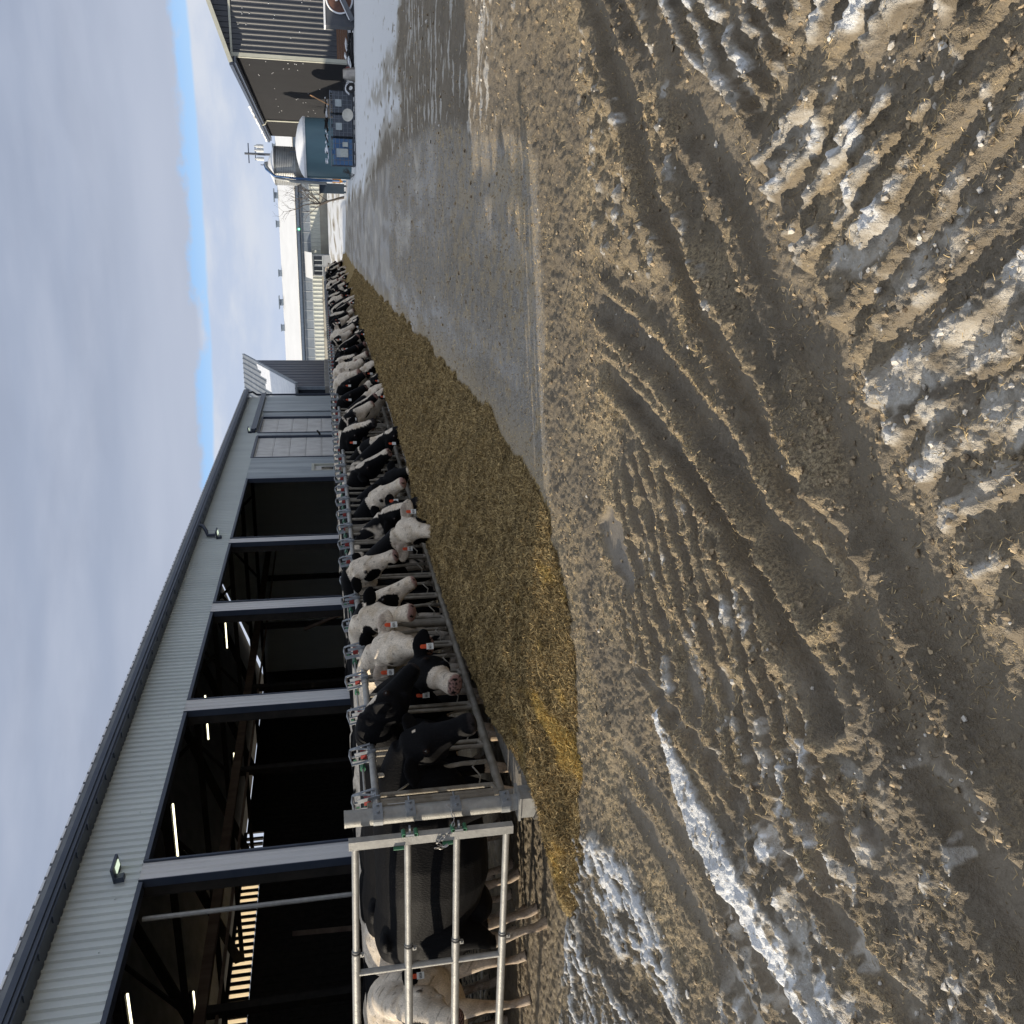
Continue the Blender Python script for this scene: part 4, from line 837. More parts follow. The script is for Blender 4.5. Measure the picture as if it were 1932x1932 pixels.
    for k in range(14): x = rn.uniform(-.9, .6); mb.tube([(x, rn.uniform(-.3, .3), rn.uniform(.02, .25)), (x + rn.uniform(.5, 1.1), rn.uniform(-.3, .3), rn.uniform(.03, .3))], rn.uniform(.025, .06), 8)
    mb.build('pipes', mat('tyre_rubber', (.03, .03, .033)), D)
    mb = MB()
    for k in range(26): mb.lump((rn.uniform(-1.0, 1.2), rn.uniform(-.35, .2), rn.uniform(.05, .38)), (rn.uniform(.06, .24), .10, rn.uniform(.025, .06)), k, 1)
    mb.build('snow', M_snow, D)['kind'] = 'stuff'
    MB().tube([(-.55, -.3, .28), (-.55, -.22, .28)], .14, 16).build('red_hub', mat('rust_red', (.20, .06, .05), rough=.6), D)
    # crate with drum
    K = empty('rusty_crate', (7.22, 43, -.13)); tag(K, 'dark square crate holding a rusty drum, snow on its lid', 'crate')
    mb = MB(); mb.box(0, 0, .05, 2.0, .9, 1.22); mb.box(-.02, -.02, 0, 2.02, .92, .05); mb.build('crate_shell', mat('crate_dark', (.06, .07, .085), (.09, .09, .10), rough=.6, scale=3), K)
    MB().tube([(1.0, -.06, .63), (1.0, -.01, .63)], .52, 40).build('drum_end', mat('rust_brown', (.17, .085, .06), (.10, .055, .045), rough=.8, scale=5), K)
    mb = MB(); n, m = 40, 8
    for i in range(n):
        t = 2 * math.pi * i / n
        for j in range(m):
            p = 2 * math.pi * j / m; q = .545 + .035 * math.cos(p); mb.v.append((1.0 + q * math.cos(t), -.06 + .035 * math.sin(p), .63 + q * math.sin(t)))
    mb.f = [(i * m + j, ((i + 1) % n) * m + j, ((i + 1) % n) * m + (j + 1) % m, i * m + (j + 1) % m) for i in range(n) for j in range(m)]; mb.mi = [0] * len(mb.f); mb.build('hoop', M_snow, K, True)
    MB().obox((.2, -.16, .10), (1.3, -.16, .66), .10, .20).build('cross_bar', mat('bar_grey', (.16, .17, .19), rough=.6), K)
    MB().box(-.04, -.05, 1.222, 2.04, .93, 1.29).build('snow', M_snow, K); MB().obox((.22, -.18, .235), (1.3, -.18, .78), .12, .03).build('snow', M_snow, K); MB().lump((1.2, -.16, .72), (.3, .08, .14), 3, 2).build('snow', M_snow, K)
    # dark bin and orange crate beside the feed bin
    o = MB().box(.60, 57.4, .12, 1.16, 58.2, 1.52).box(.56, 57.36, 1.521, 1.20, 58.24, 1.58).box(.64, 57.5, 0, .74, 58.1, .119).box(1.0, 57.5, 0, 1.1, 58.1, .119).build('utility_cabinet', mat('cabinet_navy', (.03, .05, .075), (.04, .06, .09), rough=.4)); tag(o, 'dark navy utility cabinet between the feed bin and the bare tree', 'cabinet')
    o = MB().box(1.22, 57.0, .30, 1.62, 57.6, .76).box(1.24, 57.02, .22, 1.34, 57.58, .299).box(1.5, 57.02, .22, 1.6, 57.58, .299).box(1.20, 56.98, .761, 1.64, 57.62, .80).build('orange_motor_housing', mat('orange_paint', (.55, .25, .05), rough=.5)); tag(o, 'small orange motor housing under the feed bin', 'machine')
    # power pole
    P = empty('utility_pole', (4.55, 100, .9)); tag(P, 'utility pole with three grey transformers rising behind the feed bin', 'utility pole')
    MB().tube([(0, 0, 0), (0, 0, 8.0)], [.16, .11], 10).build('pole', mat('pole_wood', (.10, .11, .13), rough=.9), P, True)
    MB().box(-.9, -.05, 7.55, 1.0, .05, 7.65).box(-.6, -.05, 6.9, .8, .05, 6.98).build('crossarm', M_navy, P)
    for x in (-.45, .35, .75): MB().lathe((x, -.1, 6.1), [(.17, 0), (.19, .1), (.19, .65), (.10, .75), (.03, .95)], 14).build('transformer', mat('transformer_grey', (.55, .57, .58), rough=.5), P, True)
    def twigs(name, base, h, spread, seed, lab, cat, depth=5, r0=.07, lean=.0, n0=3):
        rn = random.Random(seed); E = empty(name, base); tag(E, lab, cat); tr = MB(); cr = MB()
        def br(p, d, L, r, lv):
            pts = [p]; q = p.copy(); dd = d.copy()
            for k in range(4):
                dd = (dd + Vector((rn.gauss(0, .16), rn.gauss(0, .16), rn.gauss(.03, .08)))).normalized(); q = q + dd * L / 4; pts.append(q.copy())
            (tr if lv == 0 else cr).tube(pts, [r * (1 - .14 * i) for i in range(5)], 6 if lv < 2 else 4)
            if lv < depth:
                for k in range(n0 if lv < 3 else 2):
                    t = rn.choice(pts[1:]) if k else pts[-1]
                    nd = (dd * .75 + Vector((rn.gauss(0, spread), rn.gauss(0, spread), rn.uniform(.0, .5)))).normalized(); br(Vector(t), nd, L * rn.uniform(.62, .82), r * .58, lv + 1)
        br(Vector((0, 0, -.05)), Vector((lean, 0, 1)), h * .30, r0, 0)
        tr.build('trunk', mat('grey_bark', (.12, .105, .095), (.08, .07, .065), rough=.9, scale=10), E, True); cr.build('crown', mat('grey_bark', (.12, .105, .095)), E)
    twigs('bare_tree', (.45, 61.5, 0), 5.6, .55, 11, 'leafless young tree in front of the distant white roofed barn', 'tree', 6, .10, -.05)
    twigs('bare_shrub', (1.35, 45.4, -.13), 1.0, .9, 8, 'low leafless shrub beside the blue tote', 'shrub', 4, .018, n0=5)
    twigs('bare_shrub', (-7.8, 80, .80), 1.6, .9, 18, 'thin leafless bush against the distant barn, left of the porch', 'shrub', 4, .03, n0=4)
    twigs('bare_shrub', (-10.8, 80, .80), 1.7, .9, 28, 'thin leafless bush at the far left of the distant barn', 'shrub', 4, .03, n0=4)
bits()
# ------------------------------------------------------------------ headlock fence and gate
FX = -4.28
M_curb = mat('curb_concrete', (.27, .245, .21), (.17, .15, .125), rough=.95, scale=5, bump=.6, bscale=50)
M_green = mat('green_plastic', (.035, .17, .085), (.03, .11, .06), rough=.4); M_red = mat('red_plastic', (.42, .05, .04), (.30, .04, .035), rough=.4)
M_orange = mat('orange_band', (.70, .30, .04), rough=.5)
M_chain = mat('steel_chain', (.50, .49, .47), (.25, .23, .22), rough=.3, metal=.8, scale=20)
M_plate = mat('galvanised_plate', (.30, .32, .34), (.22, .23, .24), rough=.45, metal=.5, scale=12)
def fence():
    c = MB(); c.v = []
    prof = [(-4.44, -.2), (-4.44, .20), (-4.42, .22), (-4.17, .22), (-4.15, .20), (-4.15, -.1)]
    ys = [5.72, 67.4]
    for y in ys: c.v += [(x, y, z) for x, z in prof]
    c.f = [(i, i + 1, 7 + i, 6 + i) for i in range(5)] + [tuple(range(6)), tuple(range(6, 12))[::-1]]; c.mi = [0] * len(c.f)
    # sloping near end
    c.add([(-4.44, 5.718, -.2), (-4.15, 5.718, -.1), (-4.15, 5.718, .20), (-4.44, 5.718, .20), (-4.42, 5.40, -.2), (-4.02, 5.40, -.1), (-4.06, 5.40, .02), (-4.38, 5.40, .16)], [(0, 3, 2, 1), (4, 5, 6, 7), (0, 1, 5, 4), (1, 2, 6, 5), (2, 3, 7, 6), (3, 0, 4, 7)])
    o = c.build('feed_curb', M_curb); tag(o, 'low concrete curb under the headlocks, dusted with snow', 'curb')
    sn = MB(); rn = random.Random(3)
    for k in range(160):
        y = rn.uniform(15.5, 34); sn.lump((-4.26 + rn.uniform(-.10, .08), y, .226), (.05, rn.uniform(.05, .22), .012), k, 1)
    o = sn.build('curb_snow', M_snow); tag(o, 'thin crust of snow on the concrete curb', 'snow', kind='stuff')
    N = 5; P = .61
    def panel(y0, detail):
        E = empty('headlock_panel', (FX, y0, 0))
        L = N * P; n = 14 if detail else 8
        mb = MB().tube([(0, 0, 1.33), (0, L, 1.33)], .029, n)
        for k in range(N + 1):
            if detail: mb.tube([(0, k * P - .05 + .02, 1.33), (0, k * P + .09, 1.33)], .033, n)
        top = mb.build('top_rail', M_galv, E, True)
        if detail: MB().tube([(0, 1.28, 1.33), (0, 1.40, 1.33)], .031, n).build('orange_band', M_orange, top, True)
        MB().tube([(0, 0, .37), (0, L, .37)], .034, n).build('bottom_rail', M_galvd, E, True)
        MB().tube([(-.13, 0, 1.405), (-.13, L, 1.405)], .011, 6).build('release_rod', M_galv, E)
        mb = MB().tube([(-.02, .015, .2), (-.02, .015, 1.40)], .038, n); mb.build('panel_post', M_galvd, E, True)
        protos = {}
        for k in range(N):
            y = k * P + .05
            if not protos:
                s = MB().tube([(0, .0, .40), (0, .0, 1.30)], .019, n).tube([(0, .075, .40), (0, .075, 1.30)], .019, n).tube([(0, .0, .40), (0, .075, .43)], .02, 6)
                a = s.build('stanchion', M_galvd, E, True)
                s = MB().tube([(0.015, .36, .42), (0.015, .36, .62), (0.015, .31, .90), (0.02, .30, 1.30)], .019, n); 
                s.tube([(0, .10, .52), (.03, .16, .50), (.05, .26, .55), (.05, .33, .50), (.03, .34, .44)], .007, 6); s.tube([(0, .10, 1.16), (.02, .20, 1.02), (.02, .28, 1.0), (.01, .31, 1.12)], .007, 6)
                b = s.build('swing_bar', M_galvd, E, True)
                s = MB(); X0, X1, z0, z1 = -.05, .045, 1.30, 1.49
                s.obox((X0, .0, z0), (X0 - .01, .0, z1), .028, .007); s.obox((X1, .0, z0), (X1 - .03, .0, z1 - .02), .028, .007)
                s.tube([(X0, 0, z0 + .03), (X0 - .03, .0, z1), (X0 + .02, .06, z1 + .02), (X1 - .05, .10, z1 + .015), (X1 - .01, .06, z1 - .03), (X1, .02, z0 + .04)], .010, 6)
                s.tube([(X0, 0.10, z0 + .03), (X0 - .03, .11, z1), (X1 - .05, .11, z1 + .01), (X1, .10, z0 + .04)], .010, 6); s.tube([(0, -.02, 1.33), (0, .12, 1.33)], .036, n)
                c_ = s.build('latch_bracket', M_plate, E)
                MB().box(-.05, .03, 1.37, .015, .08, 1.42).build('red_lever', M_red, c_); q = MB().box(-.075, -.002, 1.455, -.03, .004, 1.48).tube([(-.13, .0, 1.405), (-.13, .10, 1.405), (-.13, .20, 1.405)], [.024, .018, .010], 8); q.build('green_stop', M_green, c_)
                for o_ in (a, b, c_): o_.location = (0, y, 0)
                protos = [a, b, c_]
            else:
                for o_ in protos:
                    c2 = copy_tree(o_, E); c2.location = (0, y, 0)
        return E
    labs = {0: 'galvanised headlock panel nearest the corner post, black cows in it', 1: 'second headlock panel from the corner post, holding cream faced cows', 2: 'third headlock panel from the corner post', 3: 'fourth headlock panel from the corner post'}
    pd = panel(5.62, True); tag(pd, labs[0], 'headlock panel', 'headlock panels along the feed alley')
    for i in range(1, 6):
        c_ = copy_tree(pd); c_.location = (FX, 5.62 + i * N * P, 0); c_['label'] = labs.get(i, 'headlock panel in the middle of the row, past the fourth panel')
    pf = panel(5.62 + 6 * N * P, False); pf['label'] = 'headlock panel in the far, narrowing part of the row'; pf['category'] = 'headlock panel'; pf['group'] = 'headlock panels along the feed alley'
    for i in range(7, 20):
        c_ = copy_tree(pf); c_.location = (FX, 5.62 + i * N * P, 0)
    # corner post
    E = empty('corner_post', (FX, 5.50, 0)); tag(E, 'thick galvanised round corner post where gate and headlocks meet', 'post')
    MB().tube([(0, 0, .27), (0, 0, 1.56)], .062, 28).build('pipe', M_galv, E, True); MB().tube([(0, 0, 1.56), (0, 0, 1.575)], .064, 28).build('cap', M_galv, E, True)
    MB().box(-.085, -.085, -.12, .085, .085, .27).box(-.10, -.10, .262, .10, .10, .28).build('square_sleeve', M_galv, E)
    for z in (1.33, 1.09, .75, .37):
        mb = MB(); 
        if z in (1.33, .37): mb.tube([(0, 0, z - .035), (0, 0, z + .035)], .068, 24)
        mb.box(.035, -.085, z - .035, .078, .05, z + .035); mb.tube([(.078, -.055, z), (.092, -.055, z)], .012, 8); mb.tube([(.078, .02, z), (.092, .02, z)], .012, 8)
        if z in (1.09, .75): mb.tube([(.055, .05, z), (.055, .12, z)], .010, 6)
        mb.build('clamp', M_plate, E, False)
    q = MB().tube([(.05, -.02, 1.33), (.03, .12, 1.33)], .008, 6).box(.02, .0, 1.325, .055, .13, 1.337); q.build('eye_bolt', M_chain, E)
    MB().tube([(-.02, .13, .37), (-.02, .13, 1.33)], .028, 14).box(-.05, .09, .36, .02, .17, .43).build('end_bar', M_galvd, E, True)
    MB().box(.005, .11, 1.10, .012, .15, 1.25).build('white_sticker', mat('sticker', (.6, .6, .58), rough=.5), E)
    # gate, square to the fence
    G = empty('pipe_gate', (-4.37, 5.33, 0)); tag(G, 'four bar galvanised pipe gate closing the cattle yard', 'gate')
    MB().box(-.035, -.028, .34, .035, .028, 1.55).build('upright', M_galv, G)
    hs = MB()
    for z in (1.40, .46): hs.tube([(.036, 0, z), (.05, 0, z)], .01, 6)
    for i, (z, z2) in enumerate(((1.505, 1.53), (1.125, 1.12), (.762, .752), (.388, .385))):
        zz = lambda t: z + (z2 - z) * t
        b = MB().tube([(-.036, 0, z), (-1.02, 0, zz(.55))], .0255, 20).build('bar', M_galv, G, True)
        q = MB().tube([(-.98, 0, zz(.55)), (-5.2, 0, zz(2.6))], .0315, 20).build('bar_sleeve', M_galv, b, True)
        q = MB().tube([(-.99, 0, zz(.55)), (-1.005, 0, zz(.55))], .034, 20).build('black_seal', mat('tyre_rubber', (.03, .03, .033)), b, True)
        q = MB().box(-1.04, -.012, zz(.56) - .060, -1.012, .012, zz(.56) - .03).tube([(-1.026, -.02, zz(.56) - .046), (-1.026, .02, zz(.56) - .046)], .007, 6).build('set_bolt', M_galv, b)
    for z0, z1 in ((.40, .74), (.775, 1.11), (1.135, 1.505)):
        MB().tube([(-1.20, .0, z0), (-1.20, .0, z1)], .024, 16).build('brace', M_galv, G, True)
    for z in (1.11, .75):
        MB().box(.036, -.02, z - .006, .10, .02, z + .006).box(.04, -.03, z - .05, .055, -.022, z + .05).build('hinge_plate', M_plate, G)
        MB().tube([(.05, -.03, z + .045), (.05, .03, z + .045)], .016, 8).tube([(.05, -.03, z - .045), (.05, .03, z - .045)], .016, 8).build('green_bushing', M_green, G, True)
    for z in (1.19, .83): MB().tube([(-.05, -.032, z - .035), (-.05, -.032, z + .04)], .014, 8).build('green_pin', M_green, G, True)
    # chain
    C = MB(); pts = []
    path = [(-4.20, 5.46, .83), (-4.21, 5.42, .80), (-4.27, 5.38, .775), (-4.33, 5.31, .80), (-4.36, 5.29, .86), (-4.40, 5.285, .92), (-4.43, 5.285, .88), (-4.42, 5.28, .83), (-4.45, 5.285, .87), (-4.44, 5.28, .93)]
    path = [Vector(p) for p in path]; d = 0; seg = []
    for a, b in zip(path[:-1], path[1:]):
        n_ = max(1, int((b - a).length / .026))
        for k in range(n_): seg.append((a.lerp(b, k / n_), a.lerp(b, (k + 1) / n_)))
    for i, (a, b) in enumerate(seg):
        ax = (b - a).normalized(); c0 = (a + b) / 2; h = .020; w = .010
        s = ax.cross(Vector((0, 0, 1))); s = s.normalized() if s.length > .1 else Vector((1, 0, 0)); u = s.cross(ax)
        s = s if i % 2 else u
        loop = [c0 + ax * h * math.cos(t) + s * w * math.sin(t) for t in np.linspace(0, 2 * math.pi, 11)]
        C.tube(loop, .0035, 5, cap=False)
    o = C.build('gate_chain', M_chain, None, True); tag(o, 'steel chain looped round the corner post and gate upright', 'chain')
fence()
# ------------------------------------------------------------------ cattle
def coat_material():
    m = bpy.data.materials.new('cow_coat'); m.use_nodes = True; nt = m.node_tree; P = nt.nodes['Principled BSDF']; L = nt.links.new
    at = nt.nodes.new('ShaderNodeAttribute'); at.attribute_name = 'coat'; tc = nt.nodes.new('ShaderNodeTexCoord')
    n = nt.nodes.new('ShaderNodeTexNoise'); mp = nt.nodes.new('ShaderNodeMapping'); mp.inputs['Scale'].default_value = (46, 46, 20); L(tc.outputs['Object'], mp.inputs[0]); L(mp.outputs[0], n.inputs['Vector']); n.inputs['Scale'].default_value = 2.2; n.inputs['Detail'].default_value = 5
    n2 = nt.nodes.new('ShaderNodeTexNoise'); L(tc.outputs['Object'], n2.inputs['Vector']); n2.inputs['Scale'].default_value = 7; n2.inputs['Detail'].default_value = 5
    mr = nt.nodes.new('ShaderNodeMapRange'); L(n.outputs[0], mr.inputs[0]); mr.inputs[1].default_value = .3; mr.inputs[2].default_value = .7; mr.inputs[3].default_value = .72; mr.inputs[4].default_value = 1.15
    mr2 = nt.nodes.new('ShaderNodeMapRange'); L(n2.outputs[0], mr2.inputs[0]); mr2.inputs[1].default_value = .35; mr2.inputs[2].default_value = .7; mr2.inputs[3].default_value = 1.05; mr2.inputs[4].default_value = .74
    mt = nt.nodes.new('ShaderNodeMath'); mt.operation = 'MULTIPLY'; L(mr.outputs[0], mt.inputs[0]); L(mr2.outputs[0], mt.inputs[1])
    h = nt.nodes.new('ShaderNodeHueSaturation'); L(at.outputs['Color'], h.inputs['Color']); L(mt.outputs[0], h.inputs['Value']); L(h.outputs[0], P.inputs['Base Color'])
    P.inputs['Roughness'].default_value = .62; P.inputs['Specular IOR Level'].default_value = .06; pass
    b = nt.nodes.new('ShaderNodeBump'); b.inputs['Strength'].default_value = .4; b.inputs['Distance'].default_value = .010; L(n.outputs[0], b.inputs['Height']); L(b.outputs[0], P.inputs['Normal'])
    return m
COAT = coat_material()
M_eye = mat('cow_eye', (.012, .008, .006), rough=.12, spec=.8); M_tagO = mat('tag_orange', (.75, .09, .02), rough=.45); M_tagW = mat('tag_white', (.85, .85, .80), rough=.5); M_ink = mat('tag_ink', (.02, .02, .02), rough=.6)
BLK = np.array([.0055, .0055, .0065]); WHT = np.array([.74, .645, .525]); PNK = np.array([.36, .215, .185])

def loft(mb, secs, n=20, seg=1):
    """secs: (centre, side axis, up axis, half width, half height); closed ends"""
    vs = []
    for c, s, u, a, b in secs:
        for k in range(n):
            t = 2 * math.pi * k / n; ct, st = math.cos(t), math.sin(t)
            e = .88; x = math.copysign(abs(ct) ** e, ct) * a; y = math.copysign(abs(st) ** e, st) * b
            vs.append(Vector(c) + s * x + u * y)
    fs = [(i * n + k, i * n + (k + 1) % n, (i + 1) * n + (k + 1) % n, (i + 1) * n + k) for i in range(len(secs) - 1) for k in range(n)]
    fs += [tuple(range(n))[::-1], tuple((len(secs) - 1) * n + k for k in range(n))]
    mb.add(vs, fs)
def head_frame(P, N, side_hint, roll=0):
    h = (N - P).normalized(); s = side_hint - h * side_hint.dot(h); s.normalize(); u = s.cross(h) if False else h.cross(s); 
    if u.z < 0 and abs(u.z) > .02: pass
    if roll: q = Matrix.Rotation(roll, 3, h); s = q @ s; u = q @ u
    return h, s, u
def cow_mesh(P, N, voxel, wb=1.0, lf=1.0, fh=1.12, rear=None, walk=0, roll=0, bscale=1.0, neck_from=None, belly=1.0):
    """P poll, N nose in cow space (x forward, origin below the shoulders). returns mesh data + head frame"""
    mb = MB(); X, Y, Z = Vector((1, 0, 0)), Vector((0, 1, 0)), Vector((0, 0, 1)); k = bscale
    tr = [(-1.66, 1.24, .07, .10), (-1.60, 1.19, .17, .20), (-1.45, 1.13, .25, .29), (-1.28, 1.07, .285, .36), (-1.0, .985, .315, .415 * belly), (-.7, .96, .35, .445 * belly), (-.4, .97, .345, .44 * belly), (-.12, 1.0, .29, .42), (.05, 1.03, .245, .385), (.20, 1.03, .19, .32), (.33, 1.0, .12, .20), (.38, 1.0, .05, .1)]
    loft(mb, [(Vector((x, 0, z)) * k, Y, Z, a * k * wb, b * k) for x, z, a, b in tr], 28)
    # hooks, pins, spine
    for yy in (-1, 1):
        mb.lump((-1.27 * k, yy * .20 * k, 1.34 * k), (.12, .07, .06), 1, 2, rough=.05); mb.lump((-1.60 * k, yy * .10 * k, 1.27 * k), (.06, .04, .05), 1, 2, rough=.05)
        mb.lump((-.02, yy * .20 * k, 1.02 * k), (.17, .08, .25), 1, 2, rough=.05)
        mb.lump((-1.38 * k, yy * .21 * k, .90 * k), (.20, .105, .27), 1, 2, rough=.04)
    # neck
    side = Y.copy(); hd = (N - P).normalized()
    side = Z.cross(hd) + Y * .22; side = side - hd * side.dot(hd)
    if neck_from is not None: side = neck_from
    h, s, u = head_frame(P, N, side, roll)
    if (P - Vector((0, 0, 1.1))).dot(u) < 0 and False: u = -u
    B = P - u * .05 - h * .01
    p0 = Vector((-.05, 0, 1.08)) * k; p3 = B; c1 = p0 + Vector((.38, 0, .10)) * k; c2 = p3 - (h * .10 - u * -.0) * .6 - Vector((.22, 0, .0)) * k
    secs = []
    for i in range(10):
        t = i / 9; q = p0 * (1 - t) ** 3 + c1 * 3 * t * (1 - t) ** 2 + c2 * 3 * t * t * (1 - t) + p3 * t ** 3
        d = (c1 - p0) * (1 - t) ** 2 + (c2 - c1) * 2 * t * (1 - t) + (p3 - c2) * t * t; d.normalize()
        sd = d.cross(Z); sd = -sd.normalized() if sd.length > .2 else Y.copy(); up = d.cross(-sd); up = up if up.z >= 0 or abs(d.z) > .95 else -up
        a = .19 + (.085 - .19) * t ** .8; b = .33 + (.125 - .33) * t ** .7
        secs.append((q - up * .05 * (1 - t) * 0, sd, up, a * k, b * k))
    loft(mb, secs, 22)
    # head
    Lh = (N - P).length; f = Lh / .50 * fh
    hs = [(-.10, .055, .050, -.040), (-.06, .084, .075, -.050), (0, .100, .094, -.064), (.08, .108, .110, -.080), (.18, .118, .122, -.092), (.27, .120, .124, -.094), (.35, .104, .117, -.090), (.44, .084, .104, -.082), (.56, .068, .088, -.070), (.68, .0595, .074, -.060), (.78, .060, .066, -.054), (.87, .070, .064, -.052), (.94, .073, .060, -.052), (1.0, .063, .050, -.052), (1.035, .038, .03, -.05)]
    loft(mb, [(P + h * t * Lh + u * (off + .012) * f, s, u, a * f * 1.08, b * f * 1.06) for t, a, b, off in hs], 26)
    for sg in (-1, 1):
        c = P + h * .275 * Lh + s * sg * .098 * f - u * .018 * f; ey = c
        vs = MB().lump((0, 0, 0), (.034 * f, .030 * f, .032 * f), 1, 2, rough=0)
        mb.add([Vector(v) + c for v in vs.v], vs.f)                      # brow
        c = P + h * .42 * Lh + s * sg * .045 * f - u * .135 * f; vs = MB().lump((0, 0, 0), (.07 * f, .035 * f, .05 * f), 1, 2, rough=0); mb.add([Vector(v) + c for v in vs.v], vs.f)  # jaw
        c = P + h * .955 * Lh + s * sg * .040 * f - u * .022 * f; vs = MB().lump((0, 0, 0), (.030 * f, .026 * f, .024 * f), 1, 2, rough=0); mb.add([Vector(v) + c for v in vs.v], vs.f)
        # ear
        e0 = P + h * .01 * Lh + s * sg * .075 * f - u * .045 * f; ed = (s * sg * 1.0 - h * .12 - u * .10 + Z * -.12).normalized(); fr = (h * .75 + u * .5); fr = (fr - ed * fr.dot(ed)).normalized(); eu = ed.cross(fr)
        es = [(0, .030, .026), (.04, .042, .022), (.09, .066, .017), (.14, .070, .014), (.19, .052, .012), (.228, .020, .010)]
        loft(mb, [(e0 + ed * t * f, eu, fr, a * f, b * f) for t, a, b in es], 14)
    mb.add([Vector(v) + P + u * .0 for v in MB().lump((0, 0, 0), (.06, .075, .055), 4, 2, rough=.1).v], MB().lump((0, 0, 0), (.06, .075, .055), 4, 2, rough=.1).f)
    # legs
    for sg in (-1, 1):
        w = walk * sg
        mb.tube([Vector((.02, sg * .15, .85)) * k, Vector((.05 + w * .3, sg * .155, .64)) * k, Vector((.05 + w * .8, sg * .15, .42)) * k, Vector((.045 + w, sg * .15, .36)) * k, Vector((.02 + w, sg * .148, .20)) * k, Vector((.03 + w, sg * .148, .115)) * k, Vector((.075 + w, sg * .15, .05)) * k, Vector((.095 + w, sg * .15, .0)) * k],
                [.125, .095, .056, .054, .035, .043, .048, .060], 14)
        mb.tube([Vector((-1.36, sg * .17, 1.0)) * k, Vector((-1.26 + w * .2, sg * .20, .78)) * k, Vector((-1.42 + w * .5, sg * .185, .60)) * k, Vector((-1.57 + w, sg * .175, .49)) * k, Vector((-1.54 + w, sg * .17, .40)) * k, Vector((-1.49 + w, sg * .165, .24)) * k, Vector((-1.47 + w, sg * .165, .125)) * k, Vector((-1.42 + w, sg * .165, .055)) * k, Vector((-1.40 + w, sg * .165, .0)) * k],
                [.22, .17, .105, .062, .052, .036, .044, .050, .060], 14)
    mb.lump((-1.16 * k, 0, .60 * k), (.22, .17, .14), 2, 2, rough=.05)
    mb.tube([(-1.64 * k, 0, 1.26 * k), (-1.71 * k, 0.01, 1.10 * k), (-1.72 * k, .02, .80 * k), (-1.70 * k, .03, .55 * k), (-1.69 * k, .03, .38 * k)], [.034, .026, .020, .035, .02], 10)
    if lf != 1.0: mb.v = [(v[0] * lf if v[0] < 0 else v[0], v[1], v[2]) for v in mb.v]
    me = bpy.data.meshes.new('tmp'); me.from_pydata([tuple(v) for v in mb.v], [], mb.f); bm = bmesh.new(); bm.from_mesh(me); bmesh.ops.recalc_face_normals(bm, faces=bm.faces); bm.to_mesh(me); bm.free()
    o = bpy.data.objects.new('tmp', me); COL.objects.link(o)
    r = o.modifiers.new('r', 'REMESH'); r.mode = 'VOXEL'; r.voxel_size = voxel; r.adaptivity = 0
    sm = o.modifiers.new('s', 'SMOOTH'); sm.factor = .5; sm.iterations = 7 if voxel < .02 else 2
    dg = bpy.context.evaluated_depsgraph_get(); ev = o.evaluated_get(dg); out = bpy.data.meshes.new_from_object(ev, depsgraph=dg)
    bpy.data.objects.remove(o); bpy.data.meshes.remove(me)
    out.polygons.foreach_set('use_smooth', [True] * len(out.polygons)); out.materials.clear(); out.materials.append(COAT)
    ears = []
    for sg in (-1, 1):
        e0 = P + h * .01 * Lh + s * sg * .075 * f - u * .045 * f; ed = (s * sg * 1.0 - h * .12 - u * .10 + Z * -.12).normalized(); fr = (h * .75 + u * .5); fr = (fr - ed * fr.dot(ed)).normalized(); ears.append((e0 + ed * .10 * f, ed, fr))
    return out, dict(P=P, h=h, s=s, u=u, L=Lh, f=f, ears=ears)
